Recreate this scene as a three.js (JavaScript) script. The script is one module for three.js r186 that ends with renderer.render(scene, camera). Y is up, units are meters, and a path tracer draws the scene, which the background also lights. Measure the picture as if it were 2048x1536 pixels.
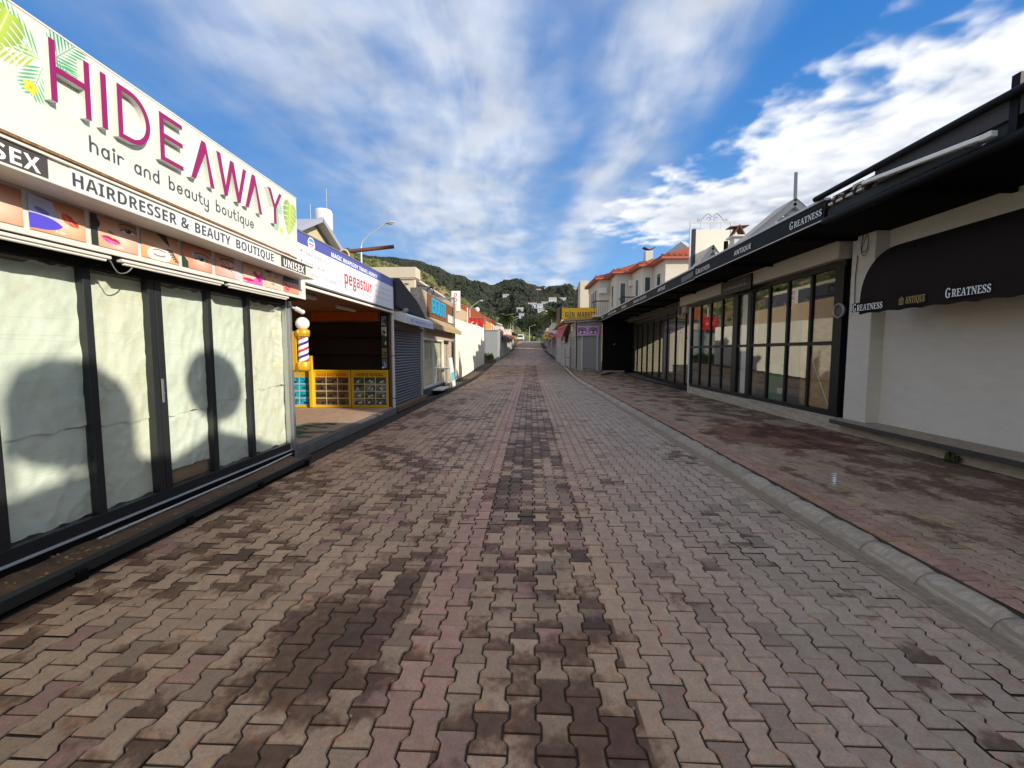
import * as THREE from 'three';
import { RoundedBoxGeometry } from 'three/addons/geometries/RoundedBoxGeometry.js';
import { mergeGeometries, toCreasedNormals } from 'three/addons/utils/BufferGeometryUtils.js';
import { createNoise2D, createNoise3D } from 'simplex-noise';

// ---------------------------------------------------------------- random, noise
function rng(seed) { let a = seed >>> 0; return () => { a = (a + 0x6D2B79F5) | 0; let t = Math.imul(a ^ (a >>> 15), 1 | a); t = (t + Math.imul(t ^ (t >>> 7), 61 | t)) ^ t; return ((t ^ (t >>> 14)) >>> 0) / 4294967296; }; }
const R = rng(20240131);
const n2 = createNoise2D(rng(11)), n2b = createNoise2D(rng(12)), n3 = createNoise3D(rng(13));
const clamp = (x, a = 0, b = 1) => Math.min(b, Math.max(a, x));
const lerp = (a, b, t) => a + (b - a) * t;
const sstep = (a, b, x) => { const t = clamp((x - a) / (b - a)); return t * t * (3 - 2 * t); };
const fbm = (x, y, o = 4, f = n2) => { let s = 0, a = 0.5, t = 0; for (let i = 0; i < o; i++) { s += a * f(x, y); t += a; x = x * 2.03 + 7.1; y = y * 2.03 - 3.7; a *= 0.5; } return s / t; };

// ---------------------------------------------------------------- camera
const scene = new THREE.Scene();
const EYE = 1.62, FPX = 850, YAW = Math.atan(36 / 850), PITCH = Math.atan(64 / 850);
const camera = new THREE.PerspectiveCamera(2 * Math.atan(768 / FPX) * 180 / Math.PI, 4 / 3, 0.05, 3000);
camera.rotation.order = 'YXZ';
camera.position.set(0, EYE, 0);
camera.rotation.set(-PITCH, YAW, 0);

// ---------------------------------------------------------------- sun
const SUN = new THREE.Vector3(1, 0.49, 0.62).normalize();
const sun = new THREE.DirectionalLight(new THREE.Color(1, 0.9, 0.76), 3.5);
sun.position.copy(SUN).multiplyScalar(80);
sun.castShadow = true;
sun.shadow.mapSize.set(4096, 4096);
Object.assign(sun.shadow.camera, { left: -70, right: 70, top: 60, bottom: -60, near: 1, far: 260 });
scene.add(sun);

// ---------------------------------------------------------------- sky: air, fanned cirrus, a bank of cumulus
function makeSky() {
  const W = 3072, H = 1536, d = new Float32Array(W * H * 4);
  const poly = [[0.36, 2.62], [0.62, 2.3], [0.86, 2.12], [0.95, 1.75], [1.0, 1.42], [1.2, 1.18], [1.45, 0.9], [2.1, 0.7], [3.2, 1.2], [3.4, 2.6], [2.4, 3.3], [1.6, 3.5], [0.95, 3.45], [0.55, 3.2]];
  const sd = (x, y) => { let m = 1e9, s = 1; for (let i = 0, j = poly.length - 1; i < poly.length; j = i++) { const [ax, ay] = poly[j], [bx, by] = poly[i]; const ex = bx - ax, ey = by - ay, wx = x - ax, wy = y - ay; const t = clamp((wx * ex + wy * ey) / (ex * ex + ey * ey)); const dx = wx - ex * t, dy = wy - ey * t; m = Math.min(m, dx * dx + dy * dy); const c1 = y >= ay, c2 = y < by, c3 = ex * wy > ey * wx; if ((c1 && c2 && c3) || (!c1 && !c2 && !c3)) s = -s; } return s * Math.sqrt(m); };
  for (let j = 0; j < H; j++) {
    const el = ((j + 0.5) / H - 0.5) * Math.PI, y = Math.sin(el), ce = Math.cos(el);
    for (let i = 0; i < W; i++) {
      const az = ((i + 0.5) / W - 0.5) * 2 * Math.PI, x = ce * Math.cos(az), z = ce * Math.sin(az), o = (j * W + i) * 4;
      const h = Math.max(y, 0.0);
      // air
      const k = Math.pow(1 - h, 3.2);
      let r = lerp(0.012, 0.30, k), g = lerp(0.145, 0.58, k), b = lerp(0.50, 0.92, k);
      const ss = Math.max(0, x * SUN.x + y * SUN.y + z * SUN.z), aur = 0.35 * Math.pow(ss, 6) + 0.5 * Math.pow(ss, 40);
      r += aur * 1.0; g += aur * 0.95; b += aur * 0.85;
      if (y > -0.005) {
        const q = 1 / (h + 0.045), X = x * q, Z = -z * q;
        // cirrus: long fibres that run along the street's direction
        const wob = 0.22 * fbm(X * 0.8 + 3, Z * 0.35, 3);
        const fib = 0.32 * fbm((X + wob) * 3.0 + 0.25 * Z, Z * 0.8, 6, n2b) + 0.42 * fbm(X * 1.2, Z * 1.0 + 9, 4) + 0.32 * fbm(X * 3.2 + 0.8 * wob, Z * 3.0, 7) + 0.07 * fbm((X + wob) * 11 + 0.8 * Z, Z * 3.4, 4, n2b);
        const Xw = X + 0.10 * fbm(X * 1.4, Z * 1.1 + 30, 3), band = 0.32 + 0.45 * Math.exp(-Math.pow((Xw + 0.40 + 0.05 * (Z - 2)) / 0.56, 4)) + 0.58 * Math.exp(-Math.pow((Xw - 0.45 + 0.05 * (Z - 1.2)) / 0.17, 2)) - 0.36 * sstep(0.60, 0.80, X) - 0.16 * Math.exp(-Math.pow((Xw - 0.2) / 0.07, 2)) - 0.10 * sstep(0.9, 1.5, -X);
        const gen = 0.45 + 0.55 * fbm(X * 0.35 + 40, Z * 0.22, 3);
        const far = sstep(2.2, 5.0, Math.hypot(X, Z - 2.2)) ;
        const outside = Math.max(sstep(0.9, 0.2, Z), sstep(1.8, 3.0, Math.abs(X)) * sstep(4, 2, Z)); let cov = lerp(band, gen * 0.95 + 0.08, Math.max(outside, far * 0.35));
        cov = cov * (0.86 + 0.62 * fib) + 0.14 * fib;
        let c = clamp(cov * 1.12 - 0.02); c = lerp(c, c * c * (3 - 2 * c), 0.6) * 0.90;
        const tone = 0.86 + 0.18 * fbm(X * 2.2 + 5, Z * 1.5, 4);
        const cr = lerp(0.32, 0.72, c) * tone, cg = lerp(0.42, 0.78, c) * tone, cb = lerp(0.62, 0.90, c) * tone;
        r = lerp(r, cr, c); g = lerp(g, cg, c); b = lerp(b, cb, c);
        // cumulus
        const puff = fbm(X * 1.8, Z * 1.8, 5), puff2 = fbm(X * 4.6 + 20 + 0.6 * puff, Z * 4.6, 7, n2b);
        let s1 = -sd(X, Z) * 2.4 + 0.75 * puff + 0.55 * puff2 + 0.10;
        const g2 = fbm(X * 0.55 + 90, Z * 0.55 + 3, 5);
        const s2 = lerp(-1.5, (g2 + 0.10) * 3.0 + 0.5 * puff, Math.max(sstep(0.75, 0.2, Z), sstep(2.6, 3.6, X), sstep(2.4, 3.4, -X)));
        s1 = Math.max(s1, s2);
        const m = sstep(0.0, 0.85, s1) * 0.97;
        const lit = clamp(0.82 + 0.46 * puff2 + 0.30 * puff - 0.40 * sstep(0.5, 1.8, s1) * sstep(1.9, 2.9, Z));
        const wr = lerp(0.26, 0.86, lit), wg = lerp(0.33, 0.89, lit), wb = lerp(0.47, 0.95, lit);
        const hz = sstep(0.0, 0.10, y);
        const a = m * (0.35 + 0.65 * hz);
        r = lerp(r, wr, a); g = lerp(g, wg, a); b = lerp(b, wb, a);
      }
      d[o] = r * 0.86; d[o + 1] = g * 0.84; d[o + 2] = b * 0.80; d[o + 3] = 1;
    }
  }
  const t = new THREE.DataTexture(d, W, H, THREE.RGBAFormat, THREE.FloatType);
  t.mapping = THREE.EquirectangularReflectionMapping; t.magFilter = t.minFilter = THREE.LinearFilter; t.wrapS = THREE.RepeatWrapping; t.colorSpace = THREE.LinearSRGBColorSpace; t.needsUpdate = true;
  return t;
}
const skyTex = makeSky();
scene.background = skyTex;
scene.environment = skyTex;

// ---------------------------------------------------------------- renderer, exposure
const renderer = new THREE.WebGLRenderer({ antialias: true });
renderer.toneMapping = THREE.LinearToneMapping;
renderer.toneMappingExposure = 1.5;
renderer.shadowMap.enabled = true;

// ---------------------------------------------------------------- helpers: scene graph
const used = new Map(), baseOf = new Map();
const numbered = (n) => { const k = used.get(n) || 0; used.set(n, k + 1); return k ? `${n}_${String(k).padStart(3, '0')}` : n; };
function tag(o, label, category, group, kind) { if (label) o.userData.label = label; if (category) o.userData.category = category; if (group) o.userData.group = group; if (kind) o.userData.kind = kind; return o; }
function thing(name, label, category, base = [0, 0, 0], group) {
  const o = new THREE.Group(); o.name = numbered(name); o.position.set(...base); scene.add(o); baseOf.set(o, base);
  return tag(o, label, category, group);
}
// geometry is given in world coordinates and moved to the axes of the thing it belongs to
function part(name, geo, mat, parent, label) {
  const g = Array.isArray(geo) ? (geo.length > 1 ? merge(geo) : geo[0]) : geo;
  const b = baseOf.get(parent) || [0, 0, 0];
  g.translate(-b[0], -b[1], -b[2]);
  const m = new THREE.Mesh(g, mat); m.name = name; m.castShadow = m.receiveShadow = true; parent.add(m); baseOf.set(m, b);
  if (label) m.userData.label = label;
  return m;
}
function solo(name, geo, mat, label, category, group, kind) {
  const g = Array.isArray(geo) ? (geo.length > 1 ? merge(geo) : geo[0]) : geo;
  g.computeBoundingBox(); const bb = g.boundingBox, c = [(bb.min.x + bb.max.x) / 2, bb.min.y, (bb.min.z + bb.max.z) / 2];
  g.translate(-c[0], -c[1], -c[2]);
  const m = new THREE.Mesh(g, mat); m.name = numbered(name); m.position.set(...c); m.castShadow = m.receiveShadow = true; scene.add(m); baseOf.set(m, c);
  return tag(m, label, category, group, kind);
}
const struct = (name, geo, mat) => { const m = solo(name, geo, mat); m.userData.kind = 'structure'; return m; };
function merge(gs) {
  const idx = gs.some((g) => !g.index);
  const any = (k) => gs.some((g) => g.attributes[k]);
  const c = any('color');
  gs = gs.map((g) => { const q = idx && g.index ? g.toNonIndexed() : g; for (const k of Object.keys(q.attributes)) if (!['position', 'normal', 'uv', 'color'].includes(k)) q.deleteAttribute(k); if (!q.attributes.uv) q.setAttribute('uv', new THREE.BufferAttribute(new Float32Array(q.attributes.position.count * 2), 2)); if (c && !q.attributes.color) q.setAttribute('color', new THREE.BufferAttribute(new Float32Array(q.attributes.position.count * 3).fill(1), 3)); return q; });
  return mergeGeometries(gs);
}
// ---------------------------------------------------------------- helpers: geometry
function uvM(g) { // uv in metres from the dominant normal
  const p = g.attributes.position, n = g.attributes.normal, uv = new Float32Array(p.count * 2);
  for (let i = 0; i < p.count; i++) { const ax = Math.abs(n.getX(i)), ay = Math.abs(n.getY(i)), az = Math.abs(n.getZ(i)); const x = p.getX(i), y = p.getY(i), z = p.getZ(i); const [u, v] = ax >= ay && ax >= az ? [z, y] : ay >= az ? [x, z] : [x, y]; uv[2 * i] = u; uv[2 * i + 1] = v; }
  g.setAttribute('uv', new THREE.BufferAttribute(uv, 2)); return g;
}
function B(x0, x1, y0, y1, z0, z1, r = 0) {
  const w = Math.abs(x1 - x0), h = Math.abs(y1 - y0), d = Math.abs(z1 - z0); r = Math.min(r, w * 0.49, h * 0.49, d * 0.49);
  let g = r > 0 ? new RoundedBoxGeometry(w, h, d, 2, r) : new THREE.BoxGeometry(w, h, d);
  if (r > 0 && g.index === null) g = g;
  g.translate((x0 + x1) / 2, (y0 + y1) / 2, (z0 + z1) / 2); return uvM(g);
}
const V = (x, y, z) => new THREE.Vector3(x, y, z);
function bar(a, b, w, h = w, r = 0) { // box beam from a to b
  const A = V(...a), D = V(...b).sub(A), L = D.length(); const g = r ? new RoundedBoxGeometry(w, h, L, 1, r) : new THREE.BoxGeometry(w, h, L); uvM(g);
  g.applyMatrix4(new THREE.Matrix4().lookAt(V(0, 0, 0), D.clone().negate(), Math.abs(D.y) > 0.99 * L ? V(1, 0, 0) : V(0, 1, 0))); return g.translate(A.x + D.x / 2, A.y + D.y / 2, A.z + D.z / 2);
}
function rod(a, b, r0, r1 = r0, s = 10) { // round bar
  const A = V(...a), D = V(...b).sub(A), L = D.length(); const g = new THREE.CylinderGeometry(r1, r0, L, s, 1); g.applyQuaternion(new THREE.Quaternion().setFromUnitVectors(V(0, 1, 0), D.clone().normalize())); return g.translate(A.x + D.x / 2, A.y + D.y / 2, A.z + D.z / 2);
}
const tube = (pts, r, seg = 24, s = 8) => new THREE.TubeGeometry(new THREE.CatmullRomCurve3(pts.map((p) => V(...p))), seg, r, s);
function quad(bl, br, tr, tl, nx = 1, ny = 1) { // patch with uv 0..1
  const pos = [], uv = [], ix = []; const l = (a, b, t) => [lerp(a[0], b[0], t), lerp(a[1], b[1], t), lerp(a[2], b[2], t)];
  for (let j = 0; j <= ny; j++) for (let i = 0; i <= nx; i++) { pos.push(...l(l(bl, br, i / nx), l(tl, tr, i / nx), j / ny)); uv.push(i / nx, j / ny); }
  for (let j = 0; j < ny; j++) for (let i = 0; i < nx; i++) { const a = j * (nx + 1) + i, b = a + 1, c = a + nx + 1, d = c + 1; ix.push(a, b, d, a, d, c); }
  const g = new THREE.BufferGeometry(); g.setAttribute('position', new THREE.Float32BufferAttribute(pos, 3)); g.setAttribute('uv', new THREE.Float32BufferAttribute(uv, 2)); g.setIndex(ix); g.computeVertexNormals(); return g;
}
const printL = (X, za, zb, y0, y1) => quad([X, y0, za], [X, y0, zb], [X, y1, zb], [X, y1, za]);   // faces +x, reads from near (za) to far (zb)
const printR = (X, zf, zn, y0, y1) => quad([X, y0, zf], [X, y0, zn], [X, y1, zn], [X, y1, zf]);   // faces -x, reads from far to near
const printZ = (Z, x0, x1, y0, y1) => quad([x0, y0, Z], [x1, y0, Z], [x1, y1, Z], [x0, y1, Z]);   // faces the street's near end
function prism(pts, dir, a, b) { // polygon extruded along an axis: dir 'x' pts (z,y); 'z' pts (x,y)
  const s = new THREE.Shape(pts.map(([u, v]) => new THREE.Vector2(u, v))); const g = new THREE.ExtrudeGeometry(s, { depth: b - a, bevelEnabled: false });
  if (dir === 'z') g.translate(0, 0, a); else { g.applyMatrix4(new THREE.Matrix4().makeBasis(V(0, 0, 1), V(0, 1, 0), V(-1, 0, 0))); g.translate(b, 0, 0); }
  return uvM(g);
}
// shape given on a wall that faces the street: u runs to the reader's right, v up, w out of the wall
const onL = (g, X) => g.applyMatrix4(new THREE.Matrix4().makeBasis(V(0, 0, -1), V(0, 1, 0), V(1, 0, 0))).translate(X, 0, 0);
const onR = (g, X) => g.applyMatrix4(new THREE.Matrix4().makeBasis(V(0, 0, 1), V(0, 1, 0), V(-1, 0, 0))).translate(X, 0, 0);
// a pixel of the 2048 x 1536 photograph as a ray; its place comes from the wall (x) or ground (y) or cross wall (z) it lies on
const cY = Math.cos(YAW), sY = Math.sin(YAW), cP = Math.cos(PITCH), sP = Math.sin(PITCH);
const ray = (px, py) => { const a = (px - 1024) / FPX, b = -(py - 768) / FPX, f = cP + b * sP; return [-sY * f + a * cY, -sP + b * cP, -cY * f - a * sY]; };
const atX = (px, py, X) => { const d = ray(px, py), t = X / d[0]; return [X, EYE + d[1] * t, d[2] * t]; };
const atZ = (px, py, Z) => { const d = ray(px, py), t = Z / d[2]; return [d[0] * t, EYE + d[1] * t, Z]; };
const atY = (px, py, Y = 0) => { const d = ray(px, py), t = (Y - EYE) / d[1]; return [d[0] * t, Y, d[2] * t]; };

// ---------------------------------------------------------------- helpers: materials
const S = (r, g, b) => new THREE.Color().setRGB(r, g, b);       // linear
function gray(w, h, f, rep = THREE.RepeatWrapping) { const a = new Uint8Array(w * h * 4); for (let j = 0; j < h; j++) for (let i = 0; i < w; i++) { const v = clamp(f(i / w, j / h, i, j)) * 255, o = (j * w + i) * 4; a[o] = a[o + 1] = a[o + 2] = v; a[o + 3] = 255; } const t = new THREE.DataTexture(a, w, h); t.wrapS = t.wrapT = rep; t.magFilter = t.minFilter = THREE.LinearFilter; t.needsUpdate = true; return t; }
function rgbTex(w, h, f, wrap = THREE.ClampToEdgeWrapping) { const a = new Uint8Array(w * h * 4); for (let j = 0; j < h; j++) for (let i = 0; i < w; i++) { const c = f(i / w, j / h, i, j), o = (j * w + i) * 4; a[o] = clamp(c[0]) * 255; a[o + 1] = clamp(c[1]) * 255; a[o + 2] = clamp(c[2]) * 255; a[o + 3] = 255; } const t = new THREE.DataTexture(a, w, h); t.wrapS = t.wrapT = wrap; t.magFilter = t.minFilter = THREE.LinearFilter; t.colorSpace = THREE.SRGBColorSpace; t.needsUpdate = true; return t; }
const TAU = Math.PI * 2;
const loop = (u, v, f, o, s = 0) => { const R1 = f / TAU; let t = 0, a = 0.5, w = 0, k = 1; for (let i = 0; i < o; i++) { t += a * n3(R1 * k * Math.cos(u * TAU) + s + 3 * Math.cos(v * TAU) * R1 * k, R1 * k * Math.sin(u * TAU) + 5 * i, R1 * k * 3 * Math.sin(v * TAU) + s); w += a; a *= 0.55; k *= 2; } return t / w; };
const tex = {
  grain: gray(512, 512, (u, v, i, j) => 0.5 + 0.5 * (0.35 * loop(u, v, 14, 3) + 0.5 * (R() - 0.5))),
  plaster: (() => { const t = rgbTex(512, 512, (u, v) => { let k = 0.90 + 0.025 * loop(u, v, 4, 4, 3) + 0.08 * (R() - 0.5); if (R() < 0.0004) k *= 0.6; return [k, k * 0.992, k * 0.975]; }, THREE.RepeatWrapping); return t; })(),
  dirty: (() => { const t = rgbTex(512, 512, (u, v) => { const k = 0.80 + 0.14 * loop(u, v, 5, 5, 8) + 0.10 * (R() - 0.5); return [k, k * 0.97, k * 0.93]; }, THREE.RepeatWrapping); return t; })(),
  wood: (() => { const t = rgbTex(256, 512, (u, v) => { const k = 0.72 + 0.16 * loop(u, v * 0 + u * 0.2, 26, 2, 5) + 0.10 * loop(u, v, 9, 3) + 0.06 * (R() - 0.5); return [k, k * 0.9, k * 0.78]; }, THREE.RepeatWrapping); return t; })(),
};
const rep = (t, u, v = u) => { const c = t.clone(); c.repeat.set(u, v); c.needsUpdate = true; return c; };
function M(color, rough = 0.7, o = {}) { const { phys, ...x } = o; const m = new (phys ? THREE.MeshPhysicalMaterial : THREE.MeshStandardMaterial)({ color: color instanceof THREE.Color ? color : S(...color), roughness: rough, ...x }); return m; }
const grainBump = rep(tex.grain, 3), plasterMap = rep(tex.plaster, 0.5), dirtyMap = rep(tex.dirty, 0.6);
const mat = {
  whitePaint: M([0.74, 0.73, 0.70], 0.5, { map: plasterMap }),
  cream: M([0.72, 0.65, 0.52], 0.85, { map: plasterMap, bumpMap: grainBump, bumpScale: 0.002 }),
  creamDirty: M([0.70, 0.63, 0.52], 0.9, { map: dirtyMap, bumpMap: grainBump, bumpScale: 0.003 }),
  greyPlaster: M([0.80, 0.74, 0.65], 0.92, { map: plasterMap, bumpMap: grainBump, bumpScale: 0.004 }),
  concrete: M([0.42, 0.385, 0.34], 0.9, { map: dirtyMap, bumpMap: grainBump, bumpScale: 0.004 }),
  black: M([0.006, 0.006, 0.0065], 0.5, { phys: 1, specularIntensity: 0.35 }),
  blackMatt: M([0.006, 0.0055, 0.0055], 0.85, { phys: 1, specularIntensity: 0.25 }),
  frame: M([0.010, 0.009, 0.009], 0.45, { phys: 1, specularIntensity: 0.5 }),
  anth: M([0.020, 0.023, 0.025], 0.35),
  alu: M([0.42, 0.44, 0.43], 0.38, { metalness: 0.7 }),
  steel: M([0.30, 0.31, 0.31], 0.45, { metalness: 0.6 }),
  galv: M([0.55, 0.56, 0.56], 0.5, { metalness: 0.35 }),
  whitePlastic: M([0.72, 0.71, 0.65], 0.4),
  tubeLamp: M([0.86, 0.84, 0.76], 0.35),
  wood: M([0.42, 0.22, 0.10], 0.6, { map: rep(tex.wood, 1.5, 0.6) }),
  woodDark: M([0.17, 0.085, 0.045], 0.65, { map: rep(tex.wood, 1.5, 0.6) }),
  yellow: M([0.78, 0.50, 0.02], 0.4),
  redTile: M([0.46, 0.105, 0.045], 0.8, { map: dirtyMap }),
  glass: M([0.96, 0.98, 0.97], 0.02, { phys: 1, transmission: 1, thickness: 0, ior: 1.5 }),
  mirrorGlass: M([0.88, 0.90, 0.88], 0.015, { phys: 1, transmission: 1, thickness: 0, ior: 1.95 }),
  darkRoom: M([0.05, 0.045, 0.04], 0.9),
  rust: M([0.24, 0.085, 0.05], 0.8, { map: dirtyMap }),
  dirt: M([0.23, 0.145, 0.09], 1, { map: dirtyMap, bumpMap: grainBump, bumpScale: 0.012 }),
};
function canvasTex(w, h, draw) { const c = document.createElement('canvas'); c.width = w; c.height = h; const x = c.getContext('2d'); draw(x, w, h); const t = new THREE.CanvasTexture(c); t.colorSpace = THREE.SRGBColorSpace; t.magFilter = t.minFilter = THREE.LinearFilter; return t; }
const inkMat = (t) => new THREE.MeshPhysicalMaterial({ map: t, roughness: 0.6, specularIntensity: 0.3, side: THREE.DoubleSide });
const printMat = (t, rough = 0.45) => new THREE.MeshStandardMaterial({ map: t, roughness: rough, side: THREE.DoubleSide });
function fit(x, s, cx, cy, w, h, font, color, align = 'center') { x.save(); x.font = font.replace('SZ', '100px'); const m = x.measureText(s); x.fillStyle = color; x.textBaseline = 'middle'; x.textAlign = 'center'; x.translate(align === 'left' ? cx + w / 2 : cx, cy); x.scale(w / m.width, h / 72); x.fillText(s, 0, 4); x.restore(); }

// ================================================================ THE GROUND
const G = (d) => d < 22 ? 0 : d < 85 ? 0.032 * (d - 22) * sstep(20, 34, d) : d < 114 ? 2.016 + 0.085 * (d - 85) : 4.48;
function sheet(xs, ds, yoff, mtl, name, colorAt, uvAt) {
  const pos = [], uv = [], ix = [], col = [], nx = xs.length;
  for (const d of ds) for (const x of xs) { pos.push(x, G(d) + (typeof yoff === 'function' ? yoff(x, d) : yoff), -d); const q = uvAt ? uvAt(x, d) : [x, d]; uv.push(...q); if (colorAt) col.push(...colorAt(x, d)); }
  for (let j = 0; j < ds.length - 1; j++) for (let i = 0; i < nx - 1; i++) { const a = j * nx + i, b = a + 1, c = a + nx, e = c + 1; ix.push(a, b, e, a, e, c); }
  const g = new THREE.BufferGeometry(); g.setAttribute('position', new THREE.Float32BufferAttribute(pos, 3)); g.setAttribute('uv', new THREE.Float32BufferAttribute(uv, 2)); if (colorAt) g.setAttribute('color', new THREE.Float32BufferAttribute(col, 3)); g.setIndex(ix); g.computeVertexNormals(); return g;
}
const span = (a, b, n) => Array.from({ length: n + 1 }, (_, i) => lerp(a, b, i / n));
struct('ground', sheet(span(-500, 500, 20), [-120, -40, 0, 20, 24, 28, 32, 36, 45, 60, 85, 90, 100, 114, 130, 200, 400, 1300], -0.09, M([0.16, 0.12, 0.085], 1, { map: rep(tex.dirty, 0.15) })), M([0.16, 0.12, 0.085], 1, { map: rep(tex.dirty, 0.15) }));

// ---- what lies on the paving: damp and dirt with ragged outlines, stone grain
const hash = (a, b) => { const s = Math.sin(a * 127.1 + b * 311.7) * 43758.5453; return s - Math.floor(s); };
function damp(x, d) { // 0 dry .. 1 dark and damp; each stone soaks up its own share, ragged inside the stone
  let c = Math.round((x + 3.13) / 0.141), f = 0; for (const q of [c, c - 1, c + 1]) { f = (d + 5 - (((q % 2) + 2) % 2) * 0.1 + 0.1) / 0.2; const e = Math.abs(f - Math.floor(f) - 0.5) * 0.2; if (Math.abs(x + 3.13 - q * 0.141) <= (e > 0.05 ? 0.083 : 0.058)) { c = q; break; } } const row = Math.floor(f), h = hash(c, row), v = f - row;
  const a = fbm(x * 0.7 + 4, d * 0.5 - 2, 3);
  const band = x > -0.40 && x < 0.50 ? 0.42 : x < -0.75 ? 0.10 : x > 0.55 ? -0.42 : -0.35;
  const ends = 0.5 * (hash(c + 9, row) - 0.5) * (v - 0.5) * 4;
  const p1 = 1.2 - Math.hypot((x + 1.1) / 0.5, (d - 2.15) / 0.7);
  const s = Math.max(0.9 * a + band + 1.0 * (h - 0.55), 1.35 * p1 - 0.30 + 0.5 * (h - 0.5)) + ends + 0.26 * fbm(x * 13, d * 13, 4, n2b) - 0.12 * sstep(6, 16, d);
  return sstep(0.05, 0.62, s);
}
const stainStreet = (x0, x1, d0, d1, w, h) => rgbTex(w, h, (u, v) => {
  const x = lerp(x0, x1, u), d = lerp(d0, d1, v);
  const gr = R() - 0.5, fine = fbm(x * 38, d * 38, 2), mid = fbm(x * 9, d * 9, 3, n2b);
  let k = 0.90 + 0.10 * gr + 0.055 * fine + 0.055 * mid;
  const wt = damp(x, d) * (0.46 + 0.12 * mid); k *= 1 - wt;
  const red = sstep(0.35, 0.6, fbm(x * 6 + 50, d * 6, 3)) * 0.10, lich = sstep(0.42, 0.62, fbm(x * 3.1, d * 3.1 + 70, 4)) * 0.05;
  if (R() < 0.0012) k *= 1.5;
  return [k * (1 + red * 0.5 + lich * 0.2 + wt * 0.22), k * (1 - red * 0.55 + lich - wt * 0.04), k * (1 - red - lich * 0.6 - wt * 0.24)];
});
const stainWalk = (x0, x1, d0, d1, w, h) => rgbTex(w, h, (u, v) => {
  const x = lerp(x0, x1, u), d = lerp(d0, d1, v);
  const gr = R() - 0.5; let k = 0.88 + 0.12 * gr + 0.06 * fbm(x * 30, d * 30, 2) + 0.08 * fbm(x * 8, d * 8, 3);
  const a = fbm(x * 1.1 + 9, d * 0.8, 5) + 0.28 * sstep(4.2, 5.2, x) + 0.12 * sstep(3.3, 3.8, x) - 0.5 * sstep(3.35, 3.15, x);
  const s = sstep(0.12, 0.5, a + 0.25 * fbm(x * 7, d * 7, 3, n2b)); k *= 1 - 0.36 * s;
  const p = Math.hypot((x - 4.6) / 1.3, (d - 8.0) / 1.3) + 0.5 * fbm(x * 2.3, d * 2.3, 4), s2 = sstep(1.05, 0.8, p); k *= 1 - 0.30 * s2;
  const moss = sstep(0.2, 0.5, fbm(x * 2.1, d * 2.1 + 30, 4)) * 0.10;
  return [k * (1 + 0.14 * s2 + 0.06 * s - moss * 0.1), k * (1 - 0.06 * s2 - 0.05 * s + moss * 0.1), k * (1 - 0.14 * s2 - 0.12 * s - moss)];
});
const paveBump = (n, m) => rep(tex.grain, n, m);
const mPaveNear = new THREE.MeshStandardMaterial({ vertexColors: true, map: stainStreet(-3.3, 2.7, -1, 9, 1536, 2048), roughness: 0.62, bumpMap: paveBump(24, 40), bumpScale: 0.0035 });
const mPaveFar = new THREE.MeshStandardMaterial({ vertexColors: true, map: stainStreet(-3.3, 2.7, 9, 38, 512, 1536), roughness: 0.62 });
const mWalkNear = new THREE.MeshStandardMaterial({ vertexColors: true, map: stainWalk(2.85, 6.35, -1, 11, 768, 2048), roughness: 0.76, bumpMap: paveBump(14, 48), bumpScale: 0.0025 });
const mWalkFar = new THREE.MeshStandardMaterial({ vertexColors: true, map: stainWalk(2.85, 6.35, 11, 35, 256, 1024), roughness: 0.78 });
const mJoint = M([0.055, 0.042, 0.033], 1, { map: dirtyMap });

// ---- one interlocking stone: wide ends, narrow waist
function paver(cx, y, cd, o) {
  const gp = 0.0046, bv = 0.006, xe = 0.083 - gp, xw = 0.058 - gp, zl = 0.1 - gp, z1 = 0.0625, z2 = 0.0375;
  let out = [[xe, zl], [xe, z1], [xw, z2], [xw, -z2], [xe, -z1], [xe, -zl], [-xe, -zl], [-xe, -z1], [-xw, -z2], [-xw, z2], [-xe, z1], [-xe, zl]];
  if (o.clipL) out = out.map(([a, b]) => [Math.max(a, -xw), b]); if (o.clipR) out = out.map(([a, b]) => [Math.min(a, xw), b]);
  const n = out.length, pos = [], col = [], uv = [], ix = [], ca = Math.cos(o.turn), sa = Math.sin(o.turn);
  const add = (u, v, yy, k) => { const x = cx + u * ca - v * sa, d = cd + u * sa + v * ca; pos.push(x, y + yy + u * o.tx + v * o.tz, -d); uv.push(...o.uv(x, d)); col.push(o.c[0] * k, o.c[1] * k, o.c[2] * k); };
  for (const [u, v] of out) add(u * (1 - bv / xe), v * (1 - bv / zl), 0, 1);
  for (const [u, v] of out) add(u, v, -bv * 0.9, 1);
  for (const t of o.tris) ix.push(...t);
  for (let i = 0; i < n; i++) { const j = (i + 1) % n; ix.push(i, n + i, n + j, i, n + j, j); }
  if (o.deep) { for (const [u, v] of out) add(u, v, -0.03, 1); for (let i = 0; i < n; i++) { const j = (i + 1) % n; ix.push(n + i, 2 * n + i, 2 * n + j, n + i, 2 * n + j, n + j); } }
  const g = new THREE.BufferGeometry(); g.setAttribute('position', new THREE.Float32BufferAttribute(pos, 3)); g.setAttribute('uv', new THREE.Float32BufferAttribute(uv, 2)); g.setAttribute('color', new THREE.Float32BufferAttribute(col, 3)); g.setIndex(ix);
  return g;
}
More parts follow.
